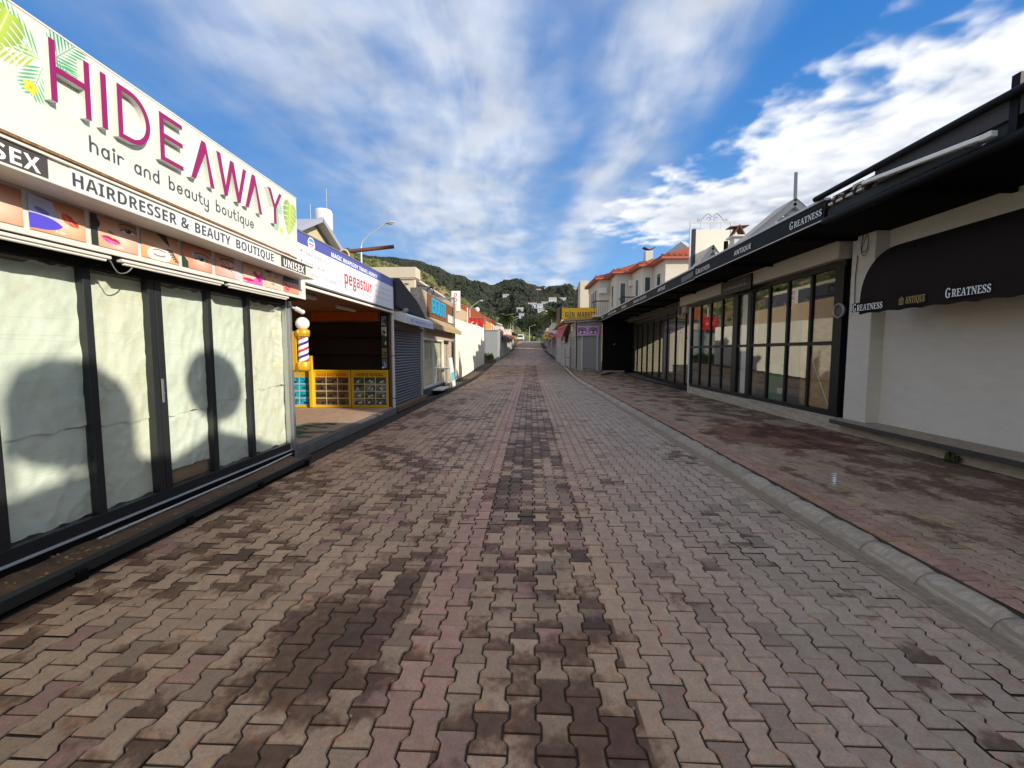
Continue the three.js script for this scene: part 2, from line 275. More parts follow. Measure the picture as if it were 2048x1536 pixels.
const padTris = (() => { const s = [[1, 1], [1, 0.6], [0.7, 0.4], [0.7, -0.4], [1, -0.6], [1, -1], [-1, -1], [-1, -0.6], [-0.7, -0.4], [-0.7, 0.4], [-1, 0.6], [-1, 1]].map(([a, b]) => new THREE.Vector2(a, b)); return THREE.ShapeUtils.triangulateShape(s, []).map((t) => { const [a, b, c] = t.map((k) => s[k]); return (b.x - a.x) * (c.y - a.y) - (b.y - a.y) * (c.x - a.x) > 0 ? t : [t[0], t[2], t[1]]; }); })();
function finish(g, hard) { const q = toCreasedNormals(g, 0.6); return q; }
function layPaving(parent, x0, cols, d0, d1, yTop, colorOf, nearMat, farMat, dSplit, uvN, uvF, count, nm) {
  const list = [];
  for (let c = 0; c < cols; c++) { const x = x0 + 0.141 * c, off = (c % 2) * 0.1; for (let d = d0 + off; d < d1; d += 0.2) list.push([x, d, c]); }
  const inView = ([x, d]) => { if (d < 1.2) return false; const px = Math.abs(x + 0.042 * d) / d; return px < 1.12 && d > 1.55; };
  const order = list.map((p, i) => [inView(p) ? Math.hypot(p[0], p[1]) : 1e6, i]).sort((a, b) => a[0] - b[0]);
  const single = new Set(order.slice(0, count).map((q) => q[1]));
  const near = [], far = []; let k = 0;
  list.forEach(([x, d, c], i) => {
    const nearBy = d < dSplit - 0.12, o = { turn: (R() - 0.5) * 0.03, tx: (R() - 0.5) * 0.026, tz: (R() - 0.5) * 0.026, c: colorOf(x, d, c), uv: nearBy ? uvN : uvF, tris: padTris, clipL: c === 0, clipR: c === cols - 1, deep: single.has(i) };
    const g = paver(x + (R() - 0.5) * 0.002, G(d) + yTop + (R() - 0.5) * 0.006 + 0.008 * fbm(x * 0.9, d * 0.7, 2), d, o);
    if (single.has(i)) { const m = part('paving_stone', finish(g), nearMat, parent); k++; } else (nearBy ? near : far).push(g);
  });
  for (const [l, m] of [[near, nearMat], [far, farMat]]) if (l.length) { const q = part(nm, finish(mergeGeometries(l)), m, parent); q.userData.kind = 'stuff'; }
}
const street = struct('street', sheet([-3.5, -1.5, 0, 1.5, 2.8], [-6, 0, 10, 20, 22, 24, 26, 28, 30, 34, 38], -0.011, mJoint), mJoint);
const uvS = (d0, d1) => (x, d) => [(x + 3.3) / 6, (d - d0) / (d1 - d0)];
layPaving(street, -3.13, 41, -5, 37, 0, (x, d, c) => {
  let b = [0.52, 0.338, 0.215]; const v = 0.86 + 0.26 * R();
  if (x < -0.38 && x > -0.72) b = [0.54, 0.305, 0.215];
  else if (x > 0.55) b = [lerp(0.51, 0.44, clamp((x - 0.55) / 1.2)), 0.334, lerp(0.225, 0.255, clamp((x - 0.55) / 1.2))];
  else if (R() < 0.10) b = [0.44, 0.25, 0.185];
  let k = v; const patch = fbm(x * 1.3 + 31, d * 0.9, 3);
  if (x > -0.38 && x < 0.5) { if (R() < 0.3) k *= 0.62 + 0.2 * R(); } else if (R() < 0.06) k *= 0.7;
  return b.map((q) => q * k);
}, mPaveNear, mPaveFar, 9, uvS(-1, 9), uvS(9, 38), 300, 'paving_field');
// beyond the stones that can be told apart
const farPave = rgbTex(512, 1024, (u, v) => { const x = u * 6, d = 27 + v * 90; const col = Math.floor(x / 0.141); let k = 0.60 + 0.10 * n2(col * 7.7, d * 2.4) + 0.10 * fbm(x * 0.9, d * 0.12, 4) + 0.04 * (R() - 0.5) - 0.03 * (((x / 0.141) % 1) < 0.1); return [k, k * 0.82, k * 0.69]; });
part('paving_far', sheet(span(-3.25, 2.6, 4), [36.9, 40, 50, 60, 72, 85, 95, 105, 114, 124], 0.002, null, '', null, (x, d) => [(x + 3.3) / 6, (d - 27) / 90]), new THREE.MeshStandardMaterial({ map: farPave, roughness: 0.78 }), street);

// ---- right kerb: single stones with a gutter lip
const kerb = struct('kerb', B(2.56, 2.9, -0.09, -0.03, -30, 2), mat.concrete);
{
  const prof = [[2.698, -0.03], [2.70, 0.006], [2.715, 0.026], [2.735, 0.048], [2.758, 0.066], [2.79, 0.076], [2.83, 0.080], [2.865, 0.078], [2.882, 0.068], [2.888, -0.03]], lip = [[2.552, -0.03], [2.552, 0.006], [2.575, 0.012], [2.61, 0.004], [2.65, -0.004], [2.694, 0.0], [2.696, -0.03]];
  const gutter = M([0.42, 0.34, 0.26], 0.9, { map: rep(tex.dirty, 1.7), bumpMap: grainBump, bumpScale: 0.006 });
  const variants = [0, 1, 2].map((q) => M([0.62 - 0.06 * q, 0.55 - 0.055 * q, 0.465 - 0.05 * q], 0.88, { map: rep(tex.dirty, 1.3 + q * 0.3), bumpMap: grainBump, bumpScale: 0.006 }));
  for (let d = -2; d < 46; d += 0.5) { const jit = (R() - 0.5) * 0.012; const pr = prof.map(([x, y]) => [x + jit, y + (y > 0 ? (R() - 0.5) * 0.006 : 0)]); const lg = prism(lip.map(([x, y]) => [x + jit * 0.5, y]), 'z', -d - 0.245 - 0.494, -d - 0.245); lg.translate(0, G(d + 0.25) + (R() - 0.5) * 0.004, 0); part('gutter_stone', lg, gutter, kerb);
    const g = (() => { const n = pr.length, sg = 6, pos = [], ix = []; for (let j = 0; j <= sg; j++) { const f = j / sg, e = j === 0 || j === sg ? 1 : 0, zz = -d - 0.49 * f; pr.forEach(([x, y], i) => { const q = 0.007 * fbm(x * 22 + d, zz * 9, 3) + 0.005 * n2(x * 50, zz * 22); pos.push(lerp(x, 2.78, e * 0.05) + (y > 0 ? q * 0.7 : 0), y > 0 ? y + q - e * 0.007 : y, zz); }); } for (let j = 0; j < sg; j++) for (let i = 0; i < n - 1; i++) { const a = j * n + i, b = a + 1, c = a + n, h = c + 1; ix.push(a, c, h, a, h, b); } for (let i = 1; i < n - 1; i++) { ix.push(0, i, i + 1); const o = sg * n; ix.push(o, o + i + 1, o + i); } const q = new THREE.BufferGeometry(); q.setAttribute('position', new THREE.Float32BufferAttribute(pos, 3)); q.setIndex(ix); q.computeVertexNormals(); return uvM(q); })(); g.translate(0, G(d + 0.25) + (R() - 0.5) * 0.006, 0); part('kerb_stone', g, variants[(R() * 3) | 0], kerb); }
}
// ---- right pavement
const walk = struct('pavement', sheet([2.86, 4, 6.4], [-6, 0, 10, 20, 22, 24, 26, 28, 30, 32, 34], 0.067, mJoint), mJoint);
const uvW = (d0, d1) => (x, d) => [(x - 2.85) / 3.5, (d - d0) / (d1 - d0)];
layPaving(walk, 2.98, 23, -5, 31, 0.08, (x, d) => {
  const v = 0.8 + 0.3 * R(); let b = x < 3.2 ? [0.50, 0.29, 0.205] : [0.49, 0.345, 0.235]; const edge = 0.9;
  return b.map((q) => q * v * edge);
}, mWalkNear, mWalkFar, 11, uvW(-1, 11), uvW(11, 35), 300, 'paving_field');
part('paving_far', sheet([2.9, 5], [30.9, 34, 40, 50, 60], 0.085, null), M([0.49, 0.345, 0.235], 0.8, { map: rep(tex.dirty, 0.7) }), walk);
solo('paint_mark', Array.from({ length: 22 }, (_, k) => { const f = k / 21, w = 0.006 + 0.012 * Math.abs(n2(k * 0.7, 3)), l = 0.02 + 0.03 * R(), x = lerp(3.50, 3.86, f) + (R() - 0.5) * 0.05, z = lerp(-4.95, -5.45, f) + (R() - 0.5) * 0.03; return quad([x - l, 0.0885 + k * 0.0001, z], [x, 0.0885 + k * 0.0001, z + w], [x + l, 0.0885 + k * 0.0001, z - 0.01], [x, 0.0885 + k * 0.0001, z - w]); }), M([0.80, 0.80, 0.78], 0.8, { side: THREE.DoubleSide }), 'small smear of white paint on the right-hand paving', 'paint mark');

// ---- dirt strip and steel edge rail in front of the hairdresser
struct('dirt_strip', (() => { const g = sheet(span(-3.58, -3.228, 8), span(-2, 6.0, 60), (x, d) => 0.078 + 0.02 * fbm(x * 6, d * 2.2, 4) + 0.02 * sstep(-3.35, -3.58, x) , null); return g; })(), mat.dirt);
{
  const t = thing('edge_rail', 'long black steel edging rail on short feet along the dirt strip', 'rail', [-3.2, 0, -2]);
  part('beam', [B(-3.225, -3.19, 0.035, 0.115, -6.0, 2, 0.006), B(-3.26, -3.222, 0.095, 0.114, -6.0, 2)], M([0.018, 0.02, 0.017], 0.6, { bumpMap: grainBump, bumpScale: 0.002 }), t);
  for (const z of [-0.6, -1.7, -2.78, -3.75, -4.8, -5.85]) part('foot', B(-3.2, -3.165, -0.01, 0.075, z - 0.035, z + 0.035, 0.004), mat.blackMatt, t);
}
// leaves and scraps on the dirt
{
  const leafG = () => { const s = 0.009 + 0.015 * R(), g = quad([-s, 0, 0], [0, 0.004, -s * 0.5], [s, 0.002, 0], [0, 0.006, s * 0.55]); g.rotateY(R() * 6); g.rotateX((R() - 0.5) * 0.6); return g; };
  const cols = [[0.30, 0.19, 0.07], [0.20, 0.10, 0.05], [0.28, 0.20, 0.075]].map((c) => M(c, 0.8, { side: THREE.DoubleSide }));
  const gs = [[], [], []];
  for (let i = 0; i < 260; i++) { const dd = 1.5 + 4.6 * R(), cl = Math.exp(-Math.pow((dd - 2.9) / 0.5, 2)); if (R() > 0.3 + 0.7 * cl) continue; const g = leafG(); g.translate(-3.24 - 0.27 * R(), 0.105 + 0.014 * R(), -dd); gs[(R() * 3) | 0].push(g); }
  solo('conduit', tube([[-3.5, 0.105, -3.2], [-3.49, 0.11, -4.2], [-3.5, 0.105, -5.2], [-3.52, 0.12, -6.05]], 0.012, 30, 8), mat.galv, 'thin grey conduit lying in the dirt along the tiled plinth', 'pipe');
  for (let i = 0; i < 90; i++) { const g = leafG(); g.scale(0.6, 1, 0.6); g.translate(-3.05 + 5.2 * R() * R(), 0.006, -1.6 - 6 * R()); gs[(R() * 3) | 0].push(g); }
  gs.forEach((l, i) => solo('leaf_litter', l, cols[i], ['small brown dry leaves scattered over dirt strip and stones', 'dark red dead leaves lying in the dirt strip', 'yellowed leaf scraps heaped along the steel rail'][i], 'leaves', 'leaf litter', 'stuff'));
}

// ================================================================ LEFT SIDE: HAIRDRESSER
const XW = -3.6; // window plane
const zAt = (px, py, X) => atX(px, py, X)[2];
{
  const t = thing('hairdresser_shop', 'hairdresser shop with papered-over windows, black frames and a strip of beauty photos', 'shop', [XW, 0, -3]);
  const zs = [1.6, 0.6, -0.4, -1.35, -2.02, -2.66, -3.33, -3.95, -4.64, -5.30, -6.16];
  // body: side and rear walls, floor, ceiling, roof
  part('wall', [B(-9, -8.85, 0, 2.95, -6.2, 1.7), B(-8.85, XW - 0.06, 0, 2.95, -6.215, -6.165), B(-8.85, XW - 0.06, 0, 2.95, 1.62, 1.7)], mat.cream, t);
  part('roof', [B(-9.05, -3.66, 2.955, 3.08, -6.6, 1.75)], mat.creamDirty, t);
  part('floor', B(-8.85, XW - 0.05, 0.02, 0.12, -6.16, 1.62), mat.concrete, t);
  // plinth of black tiles
  for (let z = 1.6, k = 0; z > -6.1; z -= 0.6, k++) part('plinth_tile', B(XW - 0.02, XW + 0.045, 0.0, 0.152, Math.max(z - 0.594, -6.17), z, 0.004), mat.black, t);
  part('plinth_core', B(XW - 0.05, XW + 0.025, 0, 0.15, -6.16, 1.6), mat.concrete, t);
  part('sill_edge', B(XW - 0.05, XW + 0.052, 0.153, 0.168, -6.175, 1.6, 0.003), mat.galv, t);
  part('bottom_rail', B(XW - 0.045, XW + 0.03, 0.169, 0.268, -6.12, 1.6, 0.005), mat.anth, t);
  part('top_rail', [B(XW - 0.045, XW + 0.03, 2.30, 2.37, -6.12, 1.6, 0.005)], mat.frame, t);
  // soffit box under the photo strip
  part('soffit', B(XW - 0.05, -3.315, 2.372, 2.39, -6.2, 1.6), mat.blackMatt, t);
  // frames
  for (let i = 0; i < zs.length; i++) {
    const z = zs[i], dbl = i === 7, w = dbl ? 0.075 : 0.032;
    const m = part('mullion', dbl ? [B(XW - 0.045, XW + 0.034, 0.268, 2.30, z + 0.008, z + w, 0.004), B(XW - 0.045, XW + 0.030, 0.268, 2.30, z - w, z - 0.004, 0.004)] : B(XW - 0.045, XW + 0.03, 0.268, 2.30, z - w, z + w, 0.004), mat.anth, t);
    if (dbl) { part('handle', [B(XW + 0.034, XW + 0.046, 1.13, 1.36, z - 0.026, z + 0.0, 0.004), rod([XW + 0.04, 1.22, z - 0.013], [XW + 0.056, 1.22, z - 0.013], 0.008)], mat.steel, m); }
  }
  part('corner_post', [B(XW - 0.02, XW + 0.045, 0.16, 2.37, -6.155, -6.105, 0.004), B(XW - 0.02, XW + 0.062, 0.16, 2.37, -6.205, -6.157, 0.004), B(XW - 0.02, XW + 0.045, 0.02, 2.37, -6.26, -6.207, 0.004)], mat.alu, t);
  // paper behind the glass: two overlapping sheets per bay, crumpled
  const paperTex = [0, 1].map((q) => canvasTex(512, 1024, (x, w, h) => {
    x.fillStyle = q ? '#efecdf' : '#ebeee6'; x.fillRect(0, 0, w, h);
    const r = rng(70 + q);
    for (let i = 0; i < 9000; i++) { const v = r(); x.fillStyle = `rgba(${v < 0.5 ? '150,140,100' : '255,255,245'},${0.04 + 0.05 * r()})`; x.fillRect(r() * w, r() * h, 1 + 3 * r(), 2 + 10 * r()); }
    // faint folded-carton print showing through
    x.filter = 'blur(5px)'; for (let i = 0; i < (q ? 9 : 4); i++) { x.save(); x.translate(r() * w, r() * h); x.rotate(-0.9 + 0.5 * r()); x.strokeStyle = `rgba(165,125,80,${0.04 + 0.07 * r()})`; x.lineWidth = 14 + 30 * r(); const a = 60 + 190 * r(), b = 30 + 90 * r(); x.strokeRect(-a / 2, -b / 2, a, b); x.fillStyle = `rgba(205,225,215,${0.2 * r()})`; x.fillRect(-a / 2, -b / 2, a, b); x.restore(); }
    for (let i = 0; i < 30; i++) { x.fillStyle = `rgba(${r() < 0.5 ? '190,160,110' : '225,238,228'},${0.04 + 0.05 * r()})`; x.beginPath(); x.ellipse(r() * w, r() * h, 15 + 60 * r(), 20 + 120 * r(), (r() - 0.5) * 1.2, 0, 7); x.fill(); }
    x.filter = 'none';
    for (let i = 0; i < 26; i++) { x.strokeStyle = `rgba(140,130,100,${0.10 + 0.1 * r()})`; x.lineWidth = 1 + r(); x.beginPath(); let px = r() * w, py = r() * h; x.moveTo(px, py); for (let k = 0; k < 5; k++) { px += (r() - 0.5) * 120; py += r() * 60; x.lineTo(px, py); } x.stroke(); }
    for (let i = 0; i < 5; i++) { x.strokeStyle = `rgba(160,100,60,${0.15})`; x.lineWidth = 3; const yy = r() * h; x.beginPath(); x.moveTo(0, yy); x.lineTo(w, yy + (r() - 0.5) * 30); x.stroke(); }
  }));
  const paperMat = paperTex.map((m) => new THREE.MeshStandardMaterial({ map: m, color: S(0.93, 0.95, 0.90), roughness: 0.85, side: THREE.DoubleSide }));
  function paper(z0, z1, y0, y1, dx, seed, q, wavy) {
    const nx = 26, ny = 44; const g = quad([XW - dx, y0, z0], [XW - dx, y0, z1], [XW - dx, y1, z1], [XW - dx, y1, z0], nx, ny); const p = g.attributes.position;
    for (let j = 0; j <= ny; j++) for (let i = 0; i <= nx; i++) { const k = j * (nx + 1) + i, z = p.getZ(k), y = p.getY(k); const fold = 1 - Math.abs(fbm(z * 3.2 + seed * 5 + 0.8 * y, y * 1.3 + seed, 4)); let o = 0.010 * fold * fold + 0.005 * fbm(z * 9 + seed, y * 7, 3) + 0.004 * Math.sin(z * 20 + 3 * fbm(z, y * 2 + seed, 2)); p.setX(k, p.getX(k) - 0.018 + clamp(o, 0, 0.017)); if (j === 0 && wavy) p.setY(k, y + 0.03 * fbm(z * 4, seed, 3) + wavy * (i / nx)); if (j === ny && wavy >= 0) p.setY(k, y + 0.035 * fbm(z * 5 + 3, seed + 8, 3)); }
    g.computeVertexNormals(); return g;
  }
  for (let i = 0; i < zs.length - 1; i++) {
    const z0 = zs[i] - 0.028, z1 = zs[i + 1] + 0.028, q = [0, 0, 1, 0, 1, 0, 1, 0, 0, 1][i] ;
    const split = [1.1, 1.1, 1.0, 1.1, 1.0, 1.0, 1.02, 0.98, 1.08, 1.12][i], low = i === 7 ? 0.40 : 0.275;
    part('window_paper', paper(z0, z1, split - 0.015, 2.27, 0.02, i + 1, q, 0.05 * (i % 2 ? 1 : -0.6)), paperMat[q], t);
    part('window_paper', paper(z0, z1, low, split + 0.03, 0.032, i + 21, q, i === 7 ? 0.10 : 0.001), paperMat[q], t);
    part('backing_board', B(XW - 0.075, XW - 0.068, 0.27, 2.30, z1, z0), M([0.30, 0.19, 0.10], 0.9), t);
    part('window_pane', B(XW - 0.006, XW, 0.26, 2.31, z1, z0), mat.glass, t);
  }
  // photo strip
  const XF = -3.3, zF0 = 1.6, zF1 = -6.17;
  part('photo_fascia', [B(XF - 0.34, XF - 0.004, 2.392, 2.72, zF1, zF0), B(XF - 0.02, XF + 0.012, 2.385, 2.405, zF1 - 0.005, zF0), B(XF - 0.02, XF + 0.012, 2.70, 2.72, zF1 - 0.005, zF0), B(XF - 0.02, XF + 0.012, 2.405, 2.70, zF1 - 0.006, zF1 + 0.012)], mat.whitePlastic, t);
  const photo = canvasTex(2048, 224, (x, w, h) => {
    const cw = w / 9;
    const skin = (a, b, X) => { const g = x.createLinearGradient(X, 0, X + cw * 0.5, h); g.addColorStop(0, a); g.addColorStop(1, b); x.fillStyle = g; x.fillRect(X, 0, cw, h); };
    const lips = (cx, cy, s, c1, c2, rot) => { x.save(); x.translate(cx, cy); x.rotate(rot); x.scale(s, s); x.fillStyle = c1; x.beginPath(); x.moveTo(-50, 0); x.quadraticCurveTo(-25, -28, -6, -18); x.quadraticCurveTo(0, -14, 6, -18); x.quadraticCurveTo(25, -28, 50, 0); x.quadraticCurveTo(0, 6, -50, 0); x.fill(); x.fillStyle = c2; x.beginPath(); x.moveTo(-50, 1); x.quadraticCurveTo(0, 58, 50, 1); x.quadraticCurveTo(0, 12, -50, 1); x.fill(); x.fillStyle = 'rgba(255,255,255,0.35)'; x.beginPath(); x.ellipse(4, 20, 16, 5, 0, 0, 7); x.fill(); x.restore(); };
    const eye = (cx, cy, s, ic) => { x.save(); x.translate(cx, cy); x.scale(s, s); x.strokeStyle = '#3b2018'; x.lineWidth = 9; x.beginPath(); x.moveTo(-60, -52); x.quadraticCurveTo(-5, -88, 68, -48); x.stroke(); x.fillStyle = '#f4ece6'; x.beginPath(); x.moveTo(-52, 6); x.quadraticCurveTo(0, -42, 56, 4); x.quadraticCurveTo(0, 32, -52, 6); x.fill(); x.fillStyle = ic; x.beginPath(); x.arc(0, -6, 21, 0, 7); x.fill(); x.fillStyle = '#15100f'; x.beginPath(); x.arc(0, -6, 10, 0, 7); x.fill(); x.strokeStyle = '#1d1210'; x.lineWidth = 8; x.beginPath(); x.moveTo(-54, 6); x.quadraticCurveTo(0, -46, 58, 2); x.stroke(); x.lineWidth = 3; for (let k = 0; k < 9; k++) { const a = -48 + k * 12.5; x.beginPath(); x.moveTo(a, -8 - 22 * (1 - (a / 56) ** 2)); x.lineTo(a * 1.25, -24 - 30 * (1 - (a / 70) ** 2)); x.stroke(); } x.fillStyle = '#fff'; x.beginPath(); x.arc(-7, -13, 4, 0, 7); x.fill(); x.restore(); };
    const closed = (cx, cy, s) => { x.save(); x.translate(cx, cy); x.scale(s, s); x.strokeStyle = '#4a2a20'; x.lineWidth = 9; x.beginPath(); x.moveTo(-62, -50); x.quadraticCurveTo(0, -84, 64, -44); x.stroke(); x.strokeStyle = '#231512'; x.lineWidth = 7; x.beginPath(); x.moveTo(-55, 0); x.quadraticCurveTo(0, 34, 58, -4); x.stroke(); x.lineWidth = 3; for (let k = 0; k < 10; k++) { const a = -50 + k * 11; x.beginPath(); x.moveTo(a, 16 - 0.004 * a * a); x.lineTo(a * 1.2, 38 - 0.004 * a * a); x.stroke(); } x.restore(); };
    for (let i = 0; i < 9; i++) {
      const X = i * cw;
      x.save(); x.beginPath(); x.rect(X, 0, cw, h); x.clip();
      x.filter = 'blur(1.2px)'; skin(['#f2b994', '#f0b489', '#f6c9ab', '#f3cda4', '#e8997a', '#eeb09a', '#f4d3a0', '#f3d8bd', '#e9a98d'][i], ['#e29a74', '#eb9966', '#e89e80', '#e9a06d', '#dc8169', '#e3a39a', '#f2bfae', '#efc8b0', '#e7835c'][i], X);
      { const hg = x.createRadialGradient(X + cw * 0.62, h * 0.62, 10, X + cw * 0.62, h * 0.62, cw * 0.6); hg.addColorStop(0, 'rgba(255,236,220,0.75)'); hg.addColorStop(1, 'rgba(255,220,200,0)'); x.fillStyle = hg; x.fillRect(X, 0, cw, h); const dg = x.createLinearGradient(X, 0, X, h); dg.addColorStop(0, 'rgba(90,45,30,0.45)'); dg.addColorStop(0.35, 'rgba(120,60,40,0)'); x.fillStyle = dg; x.fillRect(X, 0, cw, h); }
      if (i === 0) eye(X + 70, 118, 1.25, '#7a5c70');
      if (i === 1) { x.fillStyle = '#c9cdf4'; x.beginPath(); x.moveTo(X, 0); x.lineTo(X + 95, 20); x.lineTo(X + 118, 130); x.lineTo(X, 150); x.fill(); x.fillStyle = '#5a50d8'; x.beginPath(); x.moveTo(X, 120); x.quadraticCurveTo(X + 90, 110, X + 128, 160); x.quadraticCurveTo(X + 110, 205, X + 30, 210); x.lineTo(X, 215); x.fill(); x.fillStyle = '#7a78e6'; x.beginPath(); x.ellipse(X + 52, 92, 30, 14, 0.5, 0, 7); x.fill(); lips(X + 160, 105, 1.0, '#e8402c', '#f0583e', 0.9); }
      if (i === 2) { x.fillStyle = '#2d3a34'; x.fillRect(X, 0, 34, h); x.fillStyle = '#3b2620'; x.beginPath(); x.moveTo(X, 0); x.quadraticCurveTo(X + 60, 30, X + 40, 90); x.lineTo(X, 120); x.fill(); eye(X + 178, 66, 0.75, '#4a3a30'); x.fillStyle = 'rgba(120,60,40,0.55)'; x.beginPath(); x.ellipse(X + 92, 104, 14, 7, 0.6, 0, 7); x.fill(); lips(X + 92, 160, 0.95, '#c51f45', '#e24fc0', 0.28); }
      if (i === 3) { x.fillStyle = '#fbf3ea'; x.beginPath(); x.ellipse(X + 105, 175, 70, 62, -0.3, 0, 7); x.fill(); closed(X + 105, 175, 0.6); x.strokeStyle = '#23242e'; x.lineWidth = 9; for (let k = 0; k < 6; k++) { x.beginPath(); x.moveTo(X + 150 + k * 9, 118 + k * 17); x.quadraticCurveTo(X + 176 + k * 7, 112 + k * 17, X + 186 + k * 7, 128 + k * 16); x.stroke(); } x.fillStyle = '#3a2a26'; x.beginPath(); x.moveTo(X + 90, 0); x.lineTo(X + 170, 90); x.lineTo(X + 150, 0); x.fill(); }
      if (i === 4) { x.fillStyle = '#30463c'; x.fillRect(X, 130, 46, 100); x.fillStyle = '#f0a488'; x.beginPath(); x.ellipse(X + 45, 128, 20, 62, -0.5, 0, 7); x.fill(); x.fillStyle = '#cfd7e2'; x.beginPath(); x.ellipse(X + 128, 104, 58, 26, 0.35, 0, 7); x.fill(); eye(X + 142, 124, 0.85, '#5d6a78'); }
      if (i === 5) { closed(X + 110, 110, 1.0); x.strokeStyle = '#4b3a3c'; x.lineWidth = 6; x.beginPath(); x.moveTo(X + 45, 60); x.lineTo(X + 130, 150); x.moveTo(X + 95, 50); x.lineTo(X + 150, 160); x.stroke(); x.fillStyle = '#e2d3e0'; x.fillRect(X + 180, 0, 60, h); }
      if (i === 6) { x.fillStyle = '#e86fc4'; x.beginPath(); x.moveTo(X + 228, 40); x.lineTo(X + 228, 224); x.lineTo(X, 224); x.quadraticCurveTo(X + 150, 190, X + 228, 40); x.fill(); x.strokeStyle = '#d99a72'; x.lineWidth = 3; for (let k = 0; k < 4; k++) { x.beginPath(); x.moveTo(X + 40 + 22 * k, 20); x.lineTo(X + 110 + 18 * k, 120 + 12 * k); x.stroke(); } x.fillStyle = '#e3187d'; for (let k = 0; k < 5; k++) { x.beginPath(); x.ellipse(X + 130 + k * 15, 96 + k * 18, 12, 25, 0.7, 0, 7); x.fill(); } x.beginPath(); x.ellipse(X + 60, 190, 60, 16, 0, 0, 7); x.fill(); }
      if (i === 7) { closed(X + 60, 75, 0.42); closed(X + 150, 75, 0.42); lips(X + 108, 172, 0.55, '#d98574', '#e59a88', 0.1); x.fillStyle = 'rgba(180,110,80,0.4)'; x.beginPath(); x.ellipse(X + 106, 128, 12, 7, 0, 0, 7); x.fill(); x.fillStyle = '#7a4b32'; x.beginPath(); x.ellipse(X + 60, 26, 46, 20, -0.2, 0, 7); x.fill(); }
      if (i === 8) { x.fillStyle = '#4a4b63'; x.fillRect(X, 0, cw, 92); x.fillStyle = '#e8a080'; for (let k = 0; k < 4; k++) { x.beginPath(); x.ellipse(X + 90 + k * 36, 175, 17, 78, 0.15, 0, 7); x.fill(); } x.fillStyle = '#e02a63'; for (let k = 0; k < 5; k++) { x.beginPath(); x.arc(X + 40 + (k % 3) * 20, 130 + k * 15, 15, 0, 7); x.fill(); } }
      x.fillStyle = 'rgba(255,250,240,0.85)'; x.font = 'italic bold 24px serif'; const s = ['', 'Lip', 'Lips', '', '', '', '', '', ''][i]; if (s) x.fillText(s, X + 96, 208);
      x.restore();
    }
  });
  const pm = printMat(photo, 0.35);
  const ed = [[-2.02, 44], [0, 0]];
  const pxs = [[-70, 47], [59, 172], [183, 275.5], [283, 357.5], [364, 424], [431, 478.7], [486, 525], [529.7, 563], [567.2, 597.5]];
  pxs.forEach(([a, b], i) => { const za = i === 0 ? -2.28 : zAt(a, 440 + 0.2367 * a, XF), zb = zAt(b, 440 + 0.2367 * b, XF); const m = part('beauty_photo', printL(XF + 0.003, za, zb, 2.432, 2.668), pm, t); const uv = m.geometry.attributes.uv; for (let k = 0; k < uv.count; k++) uv.setX(k, (i + 0.02 + 0.96 * uv.getX(k)) / 9); });
  // hairdresser board that stands further out
  const XH = -3.04, hy0 = 2.700, hy1 = 2.832, nb = thing('hairdresser_sign', 'white hairdresser and beauty boutique sign ledge with grey lettering', 'sign', [XH, 2.68, -3]); nb.rotation.x = -0.016;
  part('name_board', [B(XH - 0.24, XH - 0.003, hy0 - 0.004, hy1 + 0.004, -5.92, 1.6, 0.004), B(XH - 0.24, XH + 0.02, hy1 + 0.004, hy1 + 0.022, -5.93, 1.6, 0.004), B(XH - 0.24, XH + 0.02, hy0 - 0.022, hy0 - 0.004, -5.93, 1.6, 0.004)], mat.whitePlastic, nb);
  const F = 'bold SZ sans-serif';
  const hair = canvasTex(2048, 108, (x, w, h) => { x.fillStyle = '#dde3e2'; x.fillRect(0, 0, w, h); fit(x, 'HAIRDRESSER', w * 0.19, h * 0.5, w * 0.376, h * 0.68, F, '#474547'); fit(x, '&', w * 0.417, h * 0.5, w * 0.042, h * 0.68, F, '#474547'); fit(x, 'BEAUTY', w * 0.566, h * 0.5, w * 0.208, h * 0.68, F, '#474547'); fit(x, 'BOUTIQUE', w * 0.85, h * 0.5, w * 0.295, h * 0.68, F, '#474547'); });
  part('lettering', printL(XH + 0.002, zAt(142, 400, XH), zAt(549, 530, XH), hy0, hy1), printMat(hair), nb, 'hairdresser and beauty boutique in grey capitals');
  const uni = canvasTex(512, 160, (x, w, h) => { x.fillStyle = '#4a4644'; x.fillRect(0, 0, w, h); fit(x, 'UNISEX', w / 2, h / 2, w * 0.86, h * 0.7, F, '#f3f3f0'); });
  const um = printMat(uni);
  part('lettering', printL(XH + 0.003, zAt(562.5, 530, XH), zAt(611, 545, XH), hy0, hy1), um, nb, 'white unisex lettering on a dark grey field');
  { const zr = zAt(95, 340, XH), w = 0.75; part('lettering', printL(XH + 0.003, zr + w * 0.8, zr, hy0, hy1), um, nb, 'white unisex lettering on a dark grey field'); }
  // battens and mounting wall between the boards
  part('wall', B(-3.72, -3.64, 2.72, 3.5, -5.95, 1.6), mat.cream, t); part('ledge', B(-3.64, -3.28, 2.722, 2.74, -6.1, 1.6), mat.cream, t);
  part('back_panel', B(-3.64, -3.34, 2.742, 2.944, -5.95, 1.6), mat.cream, t);
  for (const z of [-1.1, -2.1, -2.95, -3.5, -4.0, -4.55, -5.1, -5.5]) part('batten', B(-3.34, XH - 0.10, 2.86, 2.895, z - 0.05, z + 0.05), mat.wood, t);
  part('batten', B(-3.30, -3.26, 2.905, 2.945, -5.85, 1.5), mat.woodDark, t);
